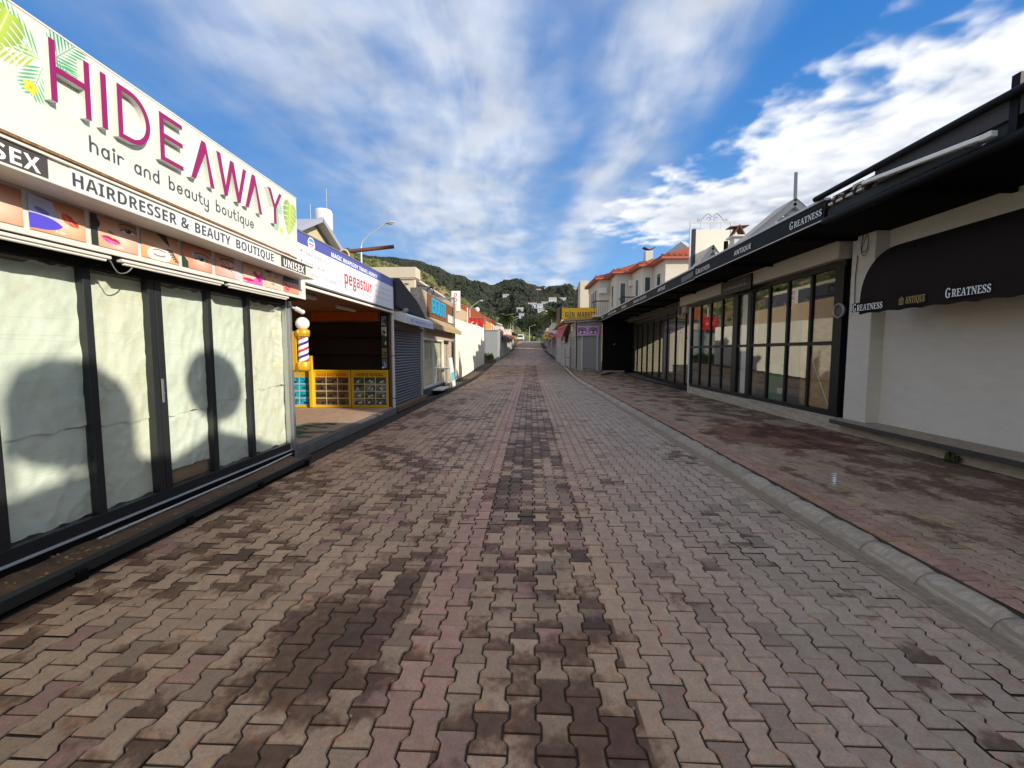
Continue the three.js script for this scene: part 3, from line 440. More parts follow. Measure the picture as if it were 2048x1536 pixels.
  // slim tube lamps under the photo strip
  for (const [a, b] of [[0, 224], [244, 446], [455, 575]]) { const za = a === 0 ? -1.2 : zAt(a, 520, XF), zb = zAt(b, 530, XF); const l = part('tube_lamp', B(XF - 0.05, XF + 0.004, 2.347, 2.372, zb, za, 0.006), mat.whitePlastic, t); part('tube', rod([XF - 0.022, 2.338, za - 0.03], [XF - 0.022, 2.338, zb + 0.03], 0.012), mat.tubeLamp, l); }
  part('cable', tube([[XF - 0.02, 2.36, -3.5], [XF - 0.03, 2.28, -3.44], [XF - 0.03, 2.26, -3.36], [XF - 0.02, 2.35, -3.28]], 0.005, 20, 6), mat.steel, t);
}
// ---- HIDEAWAY sign: panel with raised letters
{
  const X = -3.2, t = thing('hideaway_sign', 'long white HIDEAWAY sign with raised magenta letters and printed palm leaves', 'sign', [X, 2.95, -3]); t.rotation.x = -0.018;
  const y0 = 2.975, y1 = 3.755, z0 = -0.9, z1 = -5.83;
  part('panel', B(X - 0.10, X - 0.001, y0, y1, z1, z0, 0.004), M([0.74, 0.75, 0.71], 0.4), t);
  part('soffit_plank', B(X - 0.42, X - 0.005, y0 - 0.03, y0 - 0.015, z1, z0), M([0.50, 0.33, 0.18], 0.7, { map: rep(tex.wood, 2, 0.5) }), t);
  part('frame', [B(X - 0.11, X + 0.006, y1, y1 + 0.012, z1 - 0.004, z0), B(X - 0.11, X - 0.0, y0 - 0.014, y0, z1 - 0.004, z0)], mat.whitePlastic, t);
  for (const z of [-1.2, -2.2, -3.2, -4.2, -5.3]) part('bracket', [bar([X - 0.1, 3.5, z], [X - 0.75, 3.0, z], 0.03), bar([X - 0.1, 3.05, z], [X - 0.75, 3.04, z], 0.03)], mat.steel, t);
  // printed face: leaves, blossom, small script drawn with round strokes
  const pw = 2048, ph = 324, sc = pw / (z0 - z1);
  const toU = (u) => (u + z0) * sc, toV = (y) => (y1 - y) / (y1 - y0) * ph; // u = -z
  const face = canvasTex(pw, ph, (x, w, h) => {
    x.fillStyle = '#d3d9d1'; x.fillRect(0, 0, w, h);
    const palm = (cx, cy, len, ang, n, c, s = 1) => { x.save(); x.translate(cx, cy); x.rotate(ang); x.strokeStyle = c; x.lineWidth = 1.6; x.beginPath(); x.moveTo(0, 0); x.lineTo(len, 0); x.stroke(); for (let k = 1; k < n; k++) for (const q of [-1, 1]) { const a = len * k / n, L = len * 0.55 * s * Math.sin(Math.PI * (0.25 + 0.7 * k / n)); x.save(); x.translate(a, 0); x.rotate(q * 0.75); x.fillStyle = c; x.beginPath(); x.moveTo(0, 0); x.quadraticCurveTo(L * 0.5, -5, L, 0); x.quadraticCurveTo(L * 0.5, 5, 0, 0); x.fill(); x.restore(); } x.restore(); };
    const monstera = (cx, cy, r, ang) => { x.save(); x.translate(cx, cy); x.rotate(ang); const g = x.createLinearGradient(-r, 0, r, 0); g.addColorStop(0, '#5f8a2c'); g.addColorStop(0.5, '#b9cf55'); g.addColorStop(1, '#7aa03a'); x.fillStyle = g; x.beginPath(); x.moveTo(0, -r * 0.85); x.bezierCurveTo(r * 0.5, -r * 1.35, r * 0.95, -r * 0.6, r * 0.72, 0.1 * r); x.bezierCurveTo(r * 0.55, r * 0.7, r * 0.15, r * 1.1, 0, r * 1.35); x.bezierCurveTo(-r * 0.15, r * 1.1, -r * 0.55, r * 0.7, -r * 0.72, 0.1 * r); x.bezierCurveTo(-r * 0.95, -r * 0.6, -r * 0.5, -r * 1.35, 0, -r * 0.85); x.fill(); x.strokeStyle = '#d3d9d1'; x.lineWidth = r * 0.075; for (let k = 0; k < 5; k++) for (const q of [-1, 1]) { const yy = -r * 0.75 + k * r * 0.36; x.beginPath(); x.moveTo(q * r * 0.22, yy + r * 0.1); x.quadraticCurveTo(q * r * 0.5, yy + r * 0.14, q * r, yy + r * 0.42); x.stroke(); } x.strokeStyle = '#dfe6a5'; x.lineWidth = 3; x.beginPath(); x.moveTo(0, -r * 1.1); x.lineTo(0, r * 1.1); x.stroke(); x.restore(); };
    const bloom = (cx, cy, r) => { x.fillStyle = '#f2dd3c'; for (let k = 0; k < 5; k++) { x.beginPath(); x.ellipse(cx + Math.cos(k * 1.257) * r * 0.55, cy + Math.sin(k * 1.257) * r * 0.55, r * 0.55, r * 0.4, k * 1.257, 0, 7); x.fill(); } x.fillStyle = '#d9a41c'; x.beginPath(); x.arc(cx, cy, r * 0.22, 0, 7); x.fill(); };
    palm(toU(2.80), toV(3.50), 150, -0.9, 11, '#3f9a68'); palm(toU(2.80), toV(3.50), 150, -2.6, 11, '#5fa85e'); palm(toU(2.80), toV(3.50), 110, 1.9, 9, '#58a878'); palm(toU(2.78), toV(3.52), 120, 2.9, 9, '#a9c24a'); palm(toU(2.86), toV(3.62), 90, 0.7, 9, '#4f9f70');
    monstera(toU(2.58), toV(3.58), 54, 0.35); bloom(toU(2.715), toV(3.305), 17); x.fillStyle = '#f6f3d8'; x.beginPath(); x.arc(toU(2.56), toV(3.35), 10, 0, 7); x.fill();
    x.globalAlpha = 0.9; palm(toU(5.28), toV(3.62), 110, 0.75, 10, '#6fb68e', 0.8); palm(toU(5.32), toV(3.55), 150, 1.5, 11, '#4e9d70', 0.7); monstera(toU(5.66), toV(3.46), 80, 0.15); bloom(toU(5.46), toV(3.22), 16); x.globalAlpha = 1;
    // "hair and beauty boutique": arcs and stems, x-height 0.062 m
    x.strokeStyle = '#3f4245'; x.lineWidth = 6.2; x.lineCap = 'round'; x.lineJoin = 'round';
    const xh = 27, asc = 44, desc = 20; let cx = toU(3.075); const by = toV(3.078);
    const pitch = (toU(4.91) - toU(3.075)) / 23.6;
    const W = 21, r = W / 2;
    const stem = (a, b, c) => { x.beginPath(); x.moveTo(a, by - b); x.lineTo(a, by - c); x.stroke(); };
    const bowl = (a, s = 0, e = 7) => { x.beginPath(); x.ellipse(a + r, by - xh / 2, r, xh / 2, 0, s, e); x.stroke(); };
    const hook = (a) => { x.beginPath(); x.moveTo(a, by); x.lineTo(a, by - xh + r); x.arc(a + r, by - xh + r, r, Math.PI, 0); x.lineTo(a + W, by); x.stroke(); };
    const gl = { h: (a) => { stem(a, 0, asc); hook(a); }, a: (a) => { bowl(a, 0.35, 5.9); stem(a + W, 0, xh); }, i: (a) => { stem(a + 3, 0, xh); x.beginPath(); x.arc(a + 3, by - xh - 11, 2.2, 0, 7); x.stroke(); }, r: (a) => { stem(a, 0, xh); x.beginPath(); x.arc(a + r, by - xh + r, r, Math.PI, -0.9); x.stroke(); }, n: (a) => hook(a), d: (a) => { bowl(a, 0.4, 5.9); stem(a + W, 0, asc); }, b: (a) => { stem(a, 0, asc); bowl(a, -2.7, 2.7); }, e: (a) => { x.beginPath(); x.ellipse(a + r, by - xh / 2, r, xh / 2, 0, 0.6, TAU); x.moveTo(a, by - xh / 2); x.lineTo(a + W, by - xh / 2); x.stroke(); }, u: (a) => { x.beginPath(); x.moveTo(a, by - xh); x.lineTo(a, by - r); x.arc(a + r, by - r, r, Math.PI, 0, true); x.lineTo(a + W, by - xh); x.stroke(); }, t: (a) => { x.beginPath(); x.moveTo(a + 3, by - asc + 3); x.lineTo(a + 3, by - r); x.arc(a + 3 + r, by - r, r, Math.PI, 1.2, true); x.moveTo(a - 3, by - xh); x.lineTo(a + 14, by - xh); x.stroke(); }, y: (a) => { gl.u(a); x.beginPath(); x.moveTo(a + W, by - xh); x.lineTo(a + W, by + desc - r); x.arc(a + r, by + desc - r, r, 0, 2.6); x.stroke(); }, o: (a) => bowl(a), q: (a) => { bowl(a); stem(a + W, -desc, xh); } };
    const wd = { i: 0.5, r: 0.8, t: 0.8, ' ': 0.95 };
    for (const ch of 'hair and beauty boutique') { if (gl[ch]) gl[ch](cx); cx += (wd[ch] || 1.06) * pitch * 1.03; }
  });
  part('printed_face', printL(X + 0.002, z0, z1, y0, y1), printMat(face, 0.38), t);
  // raised letters: strokes in (u, y) metres, cream body with a magenta plate
  const cap = [3.272, 3.668], st = 0.036;
  const body = M([0.72, 0.72, 0.66], 0.45), plate = M([0.29, 0.004, 0.115], 0.4);
  const strip = (pts) => { const s = new THREE.Shape(); s.moveTo(...pts[0]); for (const p of pts.slice(1)) s.lineTo(...p); s.closePath(); return s; };
  const box = (a, b, c, d) => strip([[a, c], [b, c], [b, d], [a, d]]);
  const dsl = (u, v) => { // D ring
    const s = new THREE.Shape(), h = cap[1] - cap[0], q = 0.10; s.moveTo(u, cap[0]); s.lineTo(u + q, cap[0]); s.absellipse(u + q, cap[0] + h / 2, v - q, h / 2, -Math.PI / 2, Math.PI / 2, false); s.lineTo(u, cap[1]); s.closePath();
    const k = new THREE.Path(); k.moveTo(u + st, cap[0] + st); k.lineTo(u + q, cap[0] + st); k.absellipse(u + q, cap[0] + h / 2, v - q - st, h / 2 - st, -Math.PI / 2, Math.PI / 2, false); k.lineTo(u + st, cap[1] - st); k.closePath(); s.holes.push(k); return s; };
  const lambda = (a, m, b, w = 0.05) => [strip([[a, cap[0] - 0.01], [a + w, cap[0] - 0.01], [m + w * 0.5, cap[1] - 0.10], [m + w * 0.5, cap[1] - 0.01], [m - w * 0.5, cap[1] - 0.01]]), strip([[b - w, cap[0] - 0.01], [b, cap[0] - 0.01], [m + w * 0.5, cap[1] - 0.012], [m + w * 0.45, cap[1] - 0.10]])];
  const H = (a, b, m) => [box(a, a + st, ...cap), box(b - st, b, ...cap), box(a + st, b - st, m - 0.02, m + 0.02)];
  const L = [
    ['H', H(2.79, 3.045, 3.485)], ['I', [box(3.125, 3.165, ...cap)]], ['D', [dsl(3.25, 0.275)]],
    ['E', [box(3.62, 3.66, ...cap), box(3.66, 3.855, cap[0], cap[0] + 0.036), box(3.66, 3.855, 3.47, 3.506), box(3.66, 3.855, cap[1] - 0.036, cap[1])]],
    ['A', lambda(3.945, 4.11, 4.235)],
    ['W', [strip([[4.28, cap[1] - 0.012], [4.375, cap[0] - 0.01], [4.418, cap[0] - 0.01], [4.332, cap[1] - 0.012]]), strip([[4.375, cap[0] - 0.01], [4.418, cap[0] - 0.01], [4.525, cap[1] - 0.02], [4.475, cap[1] - 0.02]]), strip([[4.475, cap[1] - 0.02], [4.525, cap[1] - 0.02], [4.615, cap[0] - 0.012], [4.57, cap[0] - 0.012]]), strip([[4.57, cap[0] - 0.012], [4.615, cap[0] - 0.012], [4.725, cap[1] - 0.02], [4.675, cap[1] - 0.02]])]],
    ['A', lambda(4.70, 4.85, 4.99)],
    ['Y', [strip([[5.12, cap[1] - 0.03], [5.225, 3.43], [5.272, 3.43], [5.172, cap[1] - 0.03]]), strip([[5.225, 3.43], [5.272, 3.43], [5.398, cap[1] - 0.03], [5.345, cap[1] - 0.03]]), box(5.225, 5.272, cap[0] - 0.03, 3.44)]],
  ];
  for (const [n, shapes] of L) {
    const ex = (dep, z, k) => merge(shapes.map((s, i) => onL(new THREE.ExtrudeGeometry(s, { depth: dep + i * 0.0002, bevelEnabled: false, curveSegments: 24 }), X + z)));
    const l = part('raised_letter', ex(0.048, 0.003), body, t); part('letter_face', ex(0.004, 0.0513), plate, l);
  }
}
// ---- barber pole
{
  const c = atX(593, 700, -3.42), x = -3.42, z = -6.3, t = thing('barber_pole', 'wall-mounted barber pole with golden caps, white globe and spiral stripes', 'barber pole', [x, 1.3, z]);
  const gold = M([0.75, 0.44, 0.03], 0.3, { metalness: 0.35 });
  const lathe = (p) => new THREE.LatheGeometry(p.map(([a, b]) => new THREE.Vector2(a, b)), 28).translate(x, 0, z);
  part('globe', new THREE.SphereGeometry(0.098, 28, 20).translate(x, 2.045, z), M([0.85, 0.83, 0.78], 0.2), t);
  part('top_cap', lathe([[0, 1.975], [0.06, 1.97], [0.075, 1.955], [0.098, 1.945], [0.1, 1.90], [0.094, 1.885], [0.094, 1.86], [0.082, 1.845], [0, 1.845]]), gold, t);
  const stripe = canvasTex(256, 512, (g, w, h) => { g.fillStyle = '#f1eef2'; g.fillRect(0, 0, w, h); const cs = ['#c23b4e', '#473a86']; for (let k = -4; k < 12; k++) { g.fillStyle = cs[((k % 2) + 2) % 2]; g.beginPath(); const y = k * 128; g.moveTo(0, y); g.lineTo(w, y - 256 + 0); g.lineTo(w, y - 256 + 58); g.lineTo(0, y + 58); g.fill(); } });
  part('striped_cylinder', new THREE.CylinderGeometry(0.073, 0.073, 0.37, 28, 1, true).translate(x, 1.66, z), new THREE.MeshPhysicalMaterial({ map: stripe, roughness: 0.15, clearcoat: 0.8 }), t);
  part('bottom_cap', lathe([[0, 1.475], [0.082, 1.475], [0.094, 1.462], [0.094, 1.43], [0.1, 1.415], [0.098, 1.36], [0.085, 1.338], [0.05, 1.325], [0, 1.32]]), gold, t);
  part('bracket', [B(XW + 0.03, -3.5, 1.34, 1.93, -6.34, -6.255, 0.008), B(-3.53, -3.47, 1.40, 1.44, -6.32, -6.28), B(-3.53, -3.47, 1.87, 1.91, -6.32, -6.28)], gold, t);
  part('mount', B(XW - 0.01, XW + 0.034, 1.33, 1.94, -6.36, -6.235), mat.anth, t);
}
// ---- security camera at the shop's corner
{
  const t = thing('security_camera', 'small white security camera under the corner of the photo strip', 'camera', [-3.5, 2.2, -6.2]);
  part('arm', rod([-3.55, 2.31, -6.2], [-3.47, 2.25, -6.22], 0.016), mat.whitePlastic, t);
  part('body', new THREE.CapsuleGeometry(0.035, 0.10, 6, 14).rotateZ(1.1).translate(-3.42, 2.235, -6.23), mat.whitePlastic, t);
  part('lens', rod([-3.375, 2.258, -6.23], [-3.36, 2.265, -6.23], 0.02), mat.black, t);
}

// ================================================================ LEFT SIDE: TRAVEL AGENCY
{
  const t = thing('travel_agency_kiosk', 'open-fronted travel agency kiosk under a white and blue sign', 'kiosk', [-3.7, 0, -9]);
  part('floor', B(-8.2, -3.74, -0.05, 0.12, -11.36, -6.27), M([0.80, 0.57, 0.42], 0.85, { map: rep(tex.dirty, 0.8), bumpMap: grainBump, bumpScale: 0.004 }), t);
  for (let z = -6.3; z > -11.2; z -= 0.62) part('edge_stone', B(-3.745, -3.60, -0.05, 0.126 + (R() - 0.5) * 0.008, z - 0.615, z, 0.01), M([0.26, 0.26, 0.26], 0.85, { map: dirtyMap }), t);
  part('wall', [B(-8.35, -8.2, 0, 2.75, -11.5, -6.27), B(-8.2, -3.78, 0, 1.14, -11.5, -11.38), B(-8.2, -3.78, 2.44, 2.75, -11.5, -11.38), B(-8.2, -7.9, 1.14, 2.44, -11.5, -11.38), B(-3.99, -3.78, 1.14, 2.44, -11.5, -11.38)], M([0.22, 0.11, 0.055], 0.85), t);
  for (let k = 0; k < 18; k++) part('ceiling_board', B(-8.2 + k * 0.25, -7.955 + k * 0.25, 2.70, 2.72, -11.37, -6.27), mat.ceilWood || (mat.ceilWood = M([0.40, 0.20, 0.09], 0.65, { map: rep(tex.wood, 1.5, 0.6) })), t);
  part('roof', B(-8.35, -3.82, 2.73, 2.83, -11.5, -6.27), mat.creamDirty, t);
  const X = -3.68, y0 = 2.765, y1 = 3.535, za = -6.6, zb = -11.42;
  part('sign_box', [B(X - 0.16, X - 0.003, y0, y1, zb, za, 0.005), B(X - 0.17, X + 0.012, y1, y1 + 0.025, zb - 0.01, za), B(X - 0.17, X + 0.012, y0 - 0.025, y0, zb - 0.01, za)], mat.steel, t);
  const peg = canvasTex(2048, 328, (x, w, h) => {
    const U = (u) => (u - 6.6) / 4.82 * w, Vv = (y) => (y1 - y) / (y1 - y0) * h;
    x.fillStyle = '#eff0f5'; x.fillRect(0, 0, w, h); x.fillStyle = '#5258ab'; x.fillRect(0, 0, w, h * 0.235);
    x.fillStyle = '#eef2f6'; x.beginPath(); x.ellipse(U(7.15), Vv(3.43), 50, 46, 0, 0, 7); x.fill(); x.fillStyle = '#58a7cf'; x.beginPath(); x.ellipse(U(7.15), Vv(3.46), 36, 24, 0, Math.PI, 0); x.fill(); x.fillStyle = '#d0434a'; x.fillRect(U(7.15) - 36, Vv(3.43), 72, 9); x.fillStyle = '#9ecbe0'; x.beginPath(); x.ellipse(U(7.15), Vv(3.40), 30, 14, 0, 0, Math.PI); x.fill();
    fit(x, 'MAGIC RHAPSODY TRAVEL AGENCY', U(9.05), Vv(3.425), U(10.25) - U(7.86), h * 0.105, 'bold SZ sans-serif', '#ffffff');
    const star = (a, b) => { x.fillStyle = '#c2383f'; x.font = 'bold 40px sans-serif'; x.textAlign = 'center'; x.textBaseline = 'middle'; x.beginPath(); for (let k = 0; k < 10; k++) { const r = k % 2 ? 6 : 15, q = -Math.PI / 2 + k * Math.PI / 5; x.lineTo(a + r * Math.cos(q), b + r * Math.sin(q)); } x.fill(); };
    const T = (s, u0, u1, y, hh = 0.085, c = '#77727a') => fit(x, s, U((u0 + u1) / 2), Vv(y), U(u1) - U(u0), h * hh, 'SZ sans-serif', c);
    star(U(6.82), Vv(3.25)); T('YAMAÇ PARAŞÜTÜ', 6.9, 7.72, 3.24); star(U(6.82), Vv(3.085)); T('TEKNE TURLARI', 6.9, 7.62, 3.075); star(U(6.82), Vv(2.93)); T('SAKLIKENT - TLOS SAFARI', 6.92, 8.05, 2.92);
    fit(x, 'pegastur', U(9.12), Vv(3.12), U(9.86) - U(8.37), h * 0.34, 'bold SZ sans-serif', '#d2202c'); T('EXCURSIONS BOOKING POINT', 8.4, 9.86, 2.885, 0.075, '#8a8690');
    for (const y of [3.21, 3.08, 2.95]) { star(U(10.14), Vv(y)); x.fillStyle = '#a5a2ab'; const r = rng(y * 1000 | 0); let q = U(10.24); while (q < U(11.2)) { const l = 8 + 14 * r(); x.fillRect(q, Vv(y) - 9 * r(), l, 5); x.fillRect(q, Vv(y) + 3, l * 0.8, 4); q += l + 5 + (r() < 0.2 ? 16 : 0); } }
  });
  part('sign_face', printL(X + 0.003, za, zb, y0, y1), printMat(peg, 0.3), t, 'white sign face with blue band, red pegastur lettering');
  part('tube_lamp', B(X - 0.03, X + 0.03, 2.655, 2.70, -11.35, -6.7, 0.01), mat.tubeLamp, t);
  for (const [a, b, xx] of [[-6.9, -8.15, -4.15], [-9.6, -10.6, -4.4]]) part('tube_lamp', [B(xx - 0.03, xx + 0.03, 2.62, 2.69, b, a, 0.012)], mat.tubeLamp, t);
  // far cross wall: advert panels, dark screen, turtle sign
  const Z = -11.24;
  const scenePrint = (kind) => canvasTex(512, 512, (x, w, h) => {
    const r = rng(300 + kind); x.fillStyle = '#d9a90f'; x.fillRect(0, 0, w, h); const t0 = ['DIVING', 'QUAD BIKE SAFARI', 'HORSE RIDING'][kind], tc = ['#8fc4b0', '#b23418', '#2a3a1c'][kind];
    fit(x, t0, w / 2, 46, [230, 440, 400][kind], 44, 'bold SZ sans-serif', tc);
    const pal = [['#1aa7d6', '#0f86c4', '#3fc0c4', '#0b3f66'], ['#5a4634', '#3b2f22', '#786046', '#1f1a13'], ['#33442c', '#8b94a0', '#55603c', '#1b2016']][kind];
    for (let j = 0; j < 4; j++) for (let i = 0; i < 3; i++) { const X0 = 14 + i * 164, Y0 = 84 + j * 106; x.fillStyle = '#e9e2b8'; x.fillRect(X0 - 4, Y0 - 4, 164, 104); x.save(); x.beginPath(); x.rect(X0, Y0, 156, 96); x.clip(); const g = x.createLinearGradient(0, Y0, 0, Y0 + 96); g.addColorStop(0, pal[kind === 2 ? (r() < 0.5 ? 1 : 0) : 0]); g.addColorStop(1, pal[2]); x.fillStyle = g; x.fillRect(X0, Y0, 156, 96); for (let k = 0; k < 22; k++) { x.fillStyle = pal[(r() * 4) | 0]; x.globalAlpha = 0.55; x.beginPath(); x.ellipse(X0 + r() * 156, Y0 + 30 + r() * 66, 6 + r() * 34, 4 + r() * 16, r() * 3, 0, 7); x.fill(); } x.globalAlpha = 1; x.fillStyle = kind === 2 ? '#d8d6ce' : pal[3]; for (let k = 0; k < 2; k++) { const a = X0 + 50 + r() * 60, b = Y0 + 55 + r() * 20; x.beginPath(); x.ellipse(a, b, 17, 10, 0, 0, 7); x.fill(); x.fillRect(a - 14, b, 4, 20); x.fillRect(a + 10, b, 4, 20); x.beginPath(); x.arc(a + 14, b - 15, 7, 0, 7); x.fill(); } x.restore(); }
  });
  [[-6.9, -5.90, 0], [-5.87, -4.83, 1], [-4.81, -3.80, 2]].forEach(([a, b, k]) => {
    const p = part('advert_panel', [B(a, b, 0.135, 1.13, Z - 0.10, Z, 0.006), B(a, b, 0.125, 0.165, Z - 0.1, Z + 0.018, 0.004), B(a, b, 1.095, 1.135, Z - 0.1, Z + 0.018, 0.004), B(a, a + 0.035, 0.16, 1.1, Z - 0.1, Z + 0.018, 0.004), B(b - 0.035, b, 0.16, 1.1, Z - 0.1, Z + 0.018, 0.004)], mat.yellow, t);
    part('print', printZ(Z + 0.003, a + 0.035, b - 0.035, 0.165, 1.095), printMat(scenePrint(k), 0.35), p);
  });
  part('post', B(-5.93, -5.84, 0.13, 1.52, Z + 0.02, Z + 0.10, 0.008), mat.yellow, t, 'yellow corner post');
  const tur = canvasTex(512, 64, (x, w, h) => { x.fillStyle = '#b4661e'; x.fillRect(0, 0, w, h); fit(x, 'DALYAN TURTLE', w * 0.5, h * 0.52, w * 0.9, h * 0.72, 'bold SZ sans-serif', '#d8420a'); });
  part('turtle_board', printZ(Z + 0.004, -5.85, -4.05, 2.46, 2.68), printMat(tur), t); part('board_back', B(-5.9, -4.0, 2.44, 2.70, Z - 0.06, Z), mat.wood, t);
  const strip = canvasTex(96, 512, (x, w, h) => { const r = rng(9); x.fillStyle = '#20201c'; x.fillRect(0, 0, w, h); for (let k = 0; k < 5; k++) { x.fillStyle = ['#7b8fa3', '#c9c9bd', '#2d3f2d', '#8a7a52', '#4a6a80'][k]; x.fillRect(6, 8 + k * 101, w - 12, 90); for (let q = 0; q < 14; q++) { x.fillStyle = ['#1d241b', '#e6e2d6', '#4b3b2a', '#32452f'][(r() * 4) | 0]; x.beginPath(); x.ellipse(6 + r() * 84, 40 + k * 101 + r() * 55, 4 + 14 * r(), 3 + 9 * r(), 0, 0, 7); x.fill(); } } });
  part('photo_strip', B(-3.99, -3.80, 1.14, 2.62, Z - 0.11, Z - 0.02), mat.black, t); part('photo_print', printZ(Z - 0.017, -3.975, -3.815, 1.16, 2.6), printMat(strip), t);
  part('post', [rod([-3.72, -0.02, -11.42], [-3.72, 2.74, -11.42], 0.043, 0.043, 14)], mat.whitePlastic, t, 'white round downpipe');
  part('pipe_clip', [0.35, 1.5].map((y) => rod([-3.72, y, -11.42], [-3.72, y + 0.03, -11.42], 0.05)), mat.steel, t);
}
// strips of torn green sheeting on the kiosk floor, a round stone
{
  const gs = []; for (let k = 0; k < 26; k++) { const l = 0.25 + 0.5 * R(), w = 0.02 + 0.03 * R(), a = (R() - 0.5) * 0.9; const g = quad([-l / 2, 0, -w], [l / 2, 0, -w], [l / 2, 0.0, w], [-l / 2, 0.0, w], 8, 1); const p = g.attributes.position; for (let i = 0; i < p.count; i++) p.setY(i, 0.012 + 0.03 * Math.max(0, fbm(p.getX(i) * 4 + k, 2, 2)) * 1.2); g.rotateY(a); g.translate(-4.0 - 1.4 * R(), 0.122, -7.0 - 1.6 * R()); g.computeVertexNormals(); gs.push(g); }
  solo('green_sheeting', gs, M([0.06, 0.30, 0.17], 0.55, { side: THREE.DoubleSide }), 'torn strips of green sheeting lying on the kiosk floor', 'sheeting', null, 'stuff');
  const s = new THREE.IcosahedronGeometry(0.07, 3), p = s.attributes.position; for (let i = 0; i < p.count; i++) { const v = V(p.getX(i), p.getY(i), p.getZ(i)); v.multiplyScalar(1 + 0.15 * n3(v.x * 14, v.y * 14, v.z * 14)); p.setXYZ(i, v.x, v.y, v.z); } s.computeVertexNormals(); s.scale(1, 1.05, 1).translate(-3.74, 0.19, -6.5); solo('pale_stone', s, M([0.52, 0.42, 0.30], 0.9), 'pale round stone on the kiosk edge beside the hairdresser', 'stone');
}
// ================================================================ LEFT SIDE: SHUTTERED SHOP
{
  const X = -3.85, t = thing('shuttered_shop', 'small shop closed by a dark grey ribbed roller shutter', 'shop', [X, 0, -13.2]);
  part('back_room', [B(-8.1, -7.95, 0, 3.0, -15.05, -11.51), B(-7.95, X - 0.08, 0, 3.0, -15.05, -14.95), B(X - 0.18, X - 0.085, 0.0, 3.0, -14.95, -11.51), B(-7.95, X - 0.18, 2.85, 3.0, -14.95, -11.51), B(-7.95, X - 0.18, 0.0, 0.1, -14.95, -11.51)], M([0.34, 0.22, 0.15], 0.85), t); part('shelf', [0.9, 1.5, 2.1].map((y) => B(-7.6, -4.6, y, y + 0.04, -14.9, -14.5)), mat.wood, t);
  part('wall', [ B(X - 0.08, X + 0.04, 0.0, 2.7, -14.98, -14.78), B(X - 0.08, X + 0.05, 2.32, 2.9, -14.78, -11.56)], mat.creamDirty, t);
  part('step', B(X - 0.06, X + 0.22, -0.05, 0.10, -14.85, -11.55, 0.01), M([0.28, 0.19, 0.13], 0.9, { map: dirtyMap }), t);
  for (let k = 0; k < 27; k++) { const y = 0.10 + k * 0.083; const s = new THREE.Shape(); s.moveTo(0, 0); s.quadraticCurveTo(0.030, 0.02, 0.030, 0.042); s.quadraticCurveTo(0.028, 0.07, 0, 0.079); s.lineTo(-0.01, 0.079); s.lineTo(-0.01, 0); const g = new THREE.ExtrudeGeometry(s, { depth: 3.12, bevelEnabled: false, curveSegments: 4 }); g.translate(X, y, -14.74); part('shutter_slat', toCreasedNormals(g, 0.8), mat.shutterGrey || (mat.shutterGrey = M([0.13, 0.14, 0.155], 0.45, { metalness: 0.3 })), t); }
  part('guide_rail', [B(X - 0.02, X + 0.05, 0.1, 2.35, -11.64, -11.57), B(X - 0.02, X + 0.05, 0.1, 2.35, -14.82, -14.745)], mat.galv, t);
  part('shutter_box', B(X - 0.05, X + 0.12, 2.30, 2.42, -14.8, -11.55, 0.01), M([0.3, 0.28, 0.25], 0.7, { map: dirtyMap }), t);
  const awn = canvasTex(512, 64, (x, w, h) => { x.fillStyle = '#cfd3e6'; x.fillRect(0, 0, w, h); const r = rng(44); x.fillStyle = '#b5485e'; for (let k = 0; k < 3; k++) { x.fillRect(52 + k * 18, 18, 6, 30); x.fillRect(52 + k * 18, 18 + 12 * (k % 2), 14, 6); } let q = 130; while (q < 330) { x.fillStyle = '#4a78c0'; const l = 8 + 7 * r(); x.fillRect(q, 20, 4, 26); x.fillRect(q, 20 + (r() < 0.5 ? 0 : 20), l, 6); x.fillRect(q + l - 3, 26, 4, 18); q += l + 7; } q = 352; while (q < 470) { x.fillStyle = '#8878b8'; const l = 8 + 7 * r(); x.fillRect(q, 22, 4, 22); x.fillRect(q, 30, l, 5); q += l + 8; } });
  const aw = part('awning_cassette', [prism([[-3.36, 2.40], [-3.36, 2.62], [-3.52, 2.72], [-3.75, 2.72], [-3.75, 2.52]], 'z', -14.75, -11.55)], mat.whitePlastic, t);
  part('valance_print', printL(-3.356, -11.62, -14.7, 2.41, 2.61), printMat(awn), aw);
  part('awning_arm', [rod([-3.4, 2.75, -11.62], [-3.66, 2.66, -11.62], 0.03), rod([-3.4, 2.76, -11.55], [-3.4, 2.76, -11.69], 0.055)], mat.steel, t);
}
solo('folded_canvas_hood', [prism([[-11.5, 2.86], [-11.5, 3.60], [-11.8, 3.66], [-13.7, 3.22], [-14.75, 2.80], [-14.75, 2.76]], 'x', -4.3, -3.62)], M([0.03, 0.028, 0.030], 0.8, { bumpMap: grainBump, bumpScale: 0.001 }), 'dark charcoal sloping canvas hood above the roller shutter', 'awning');
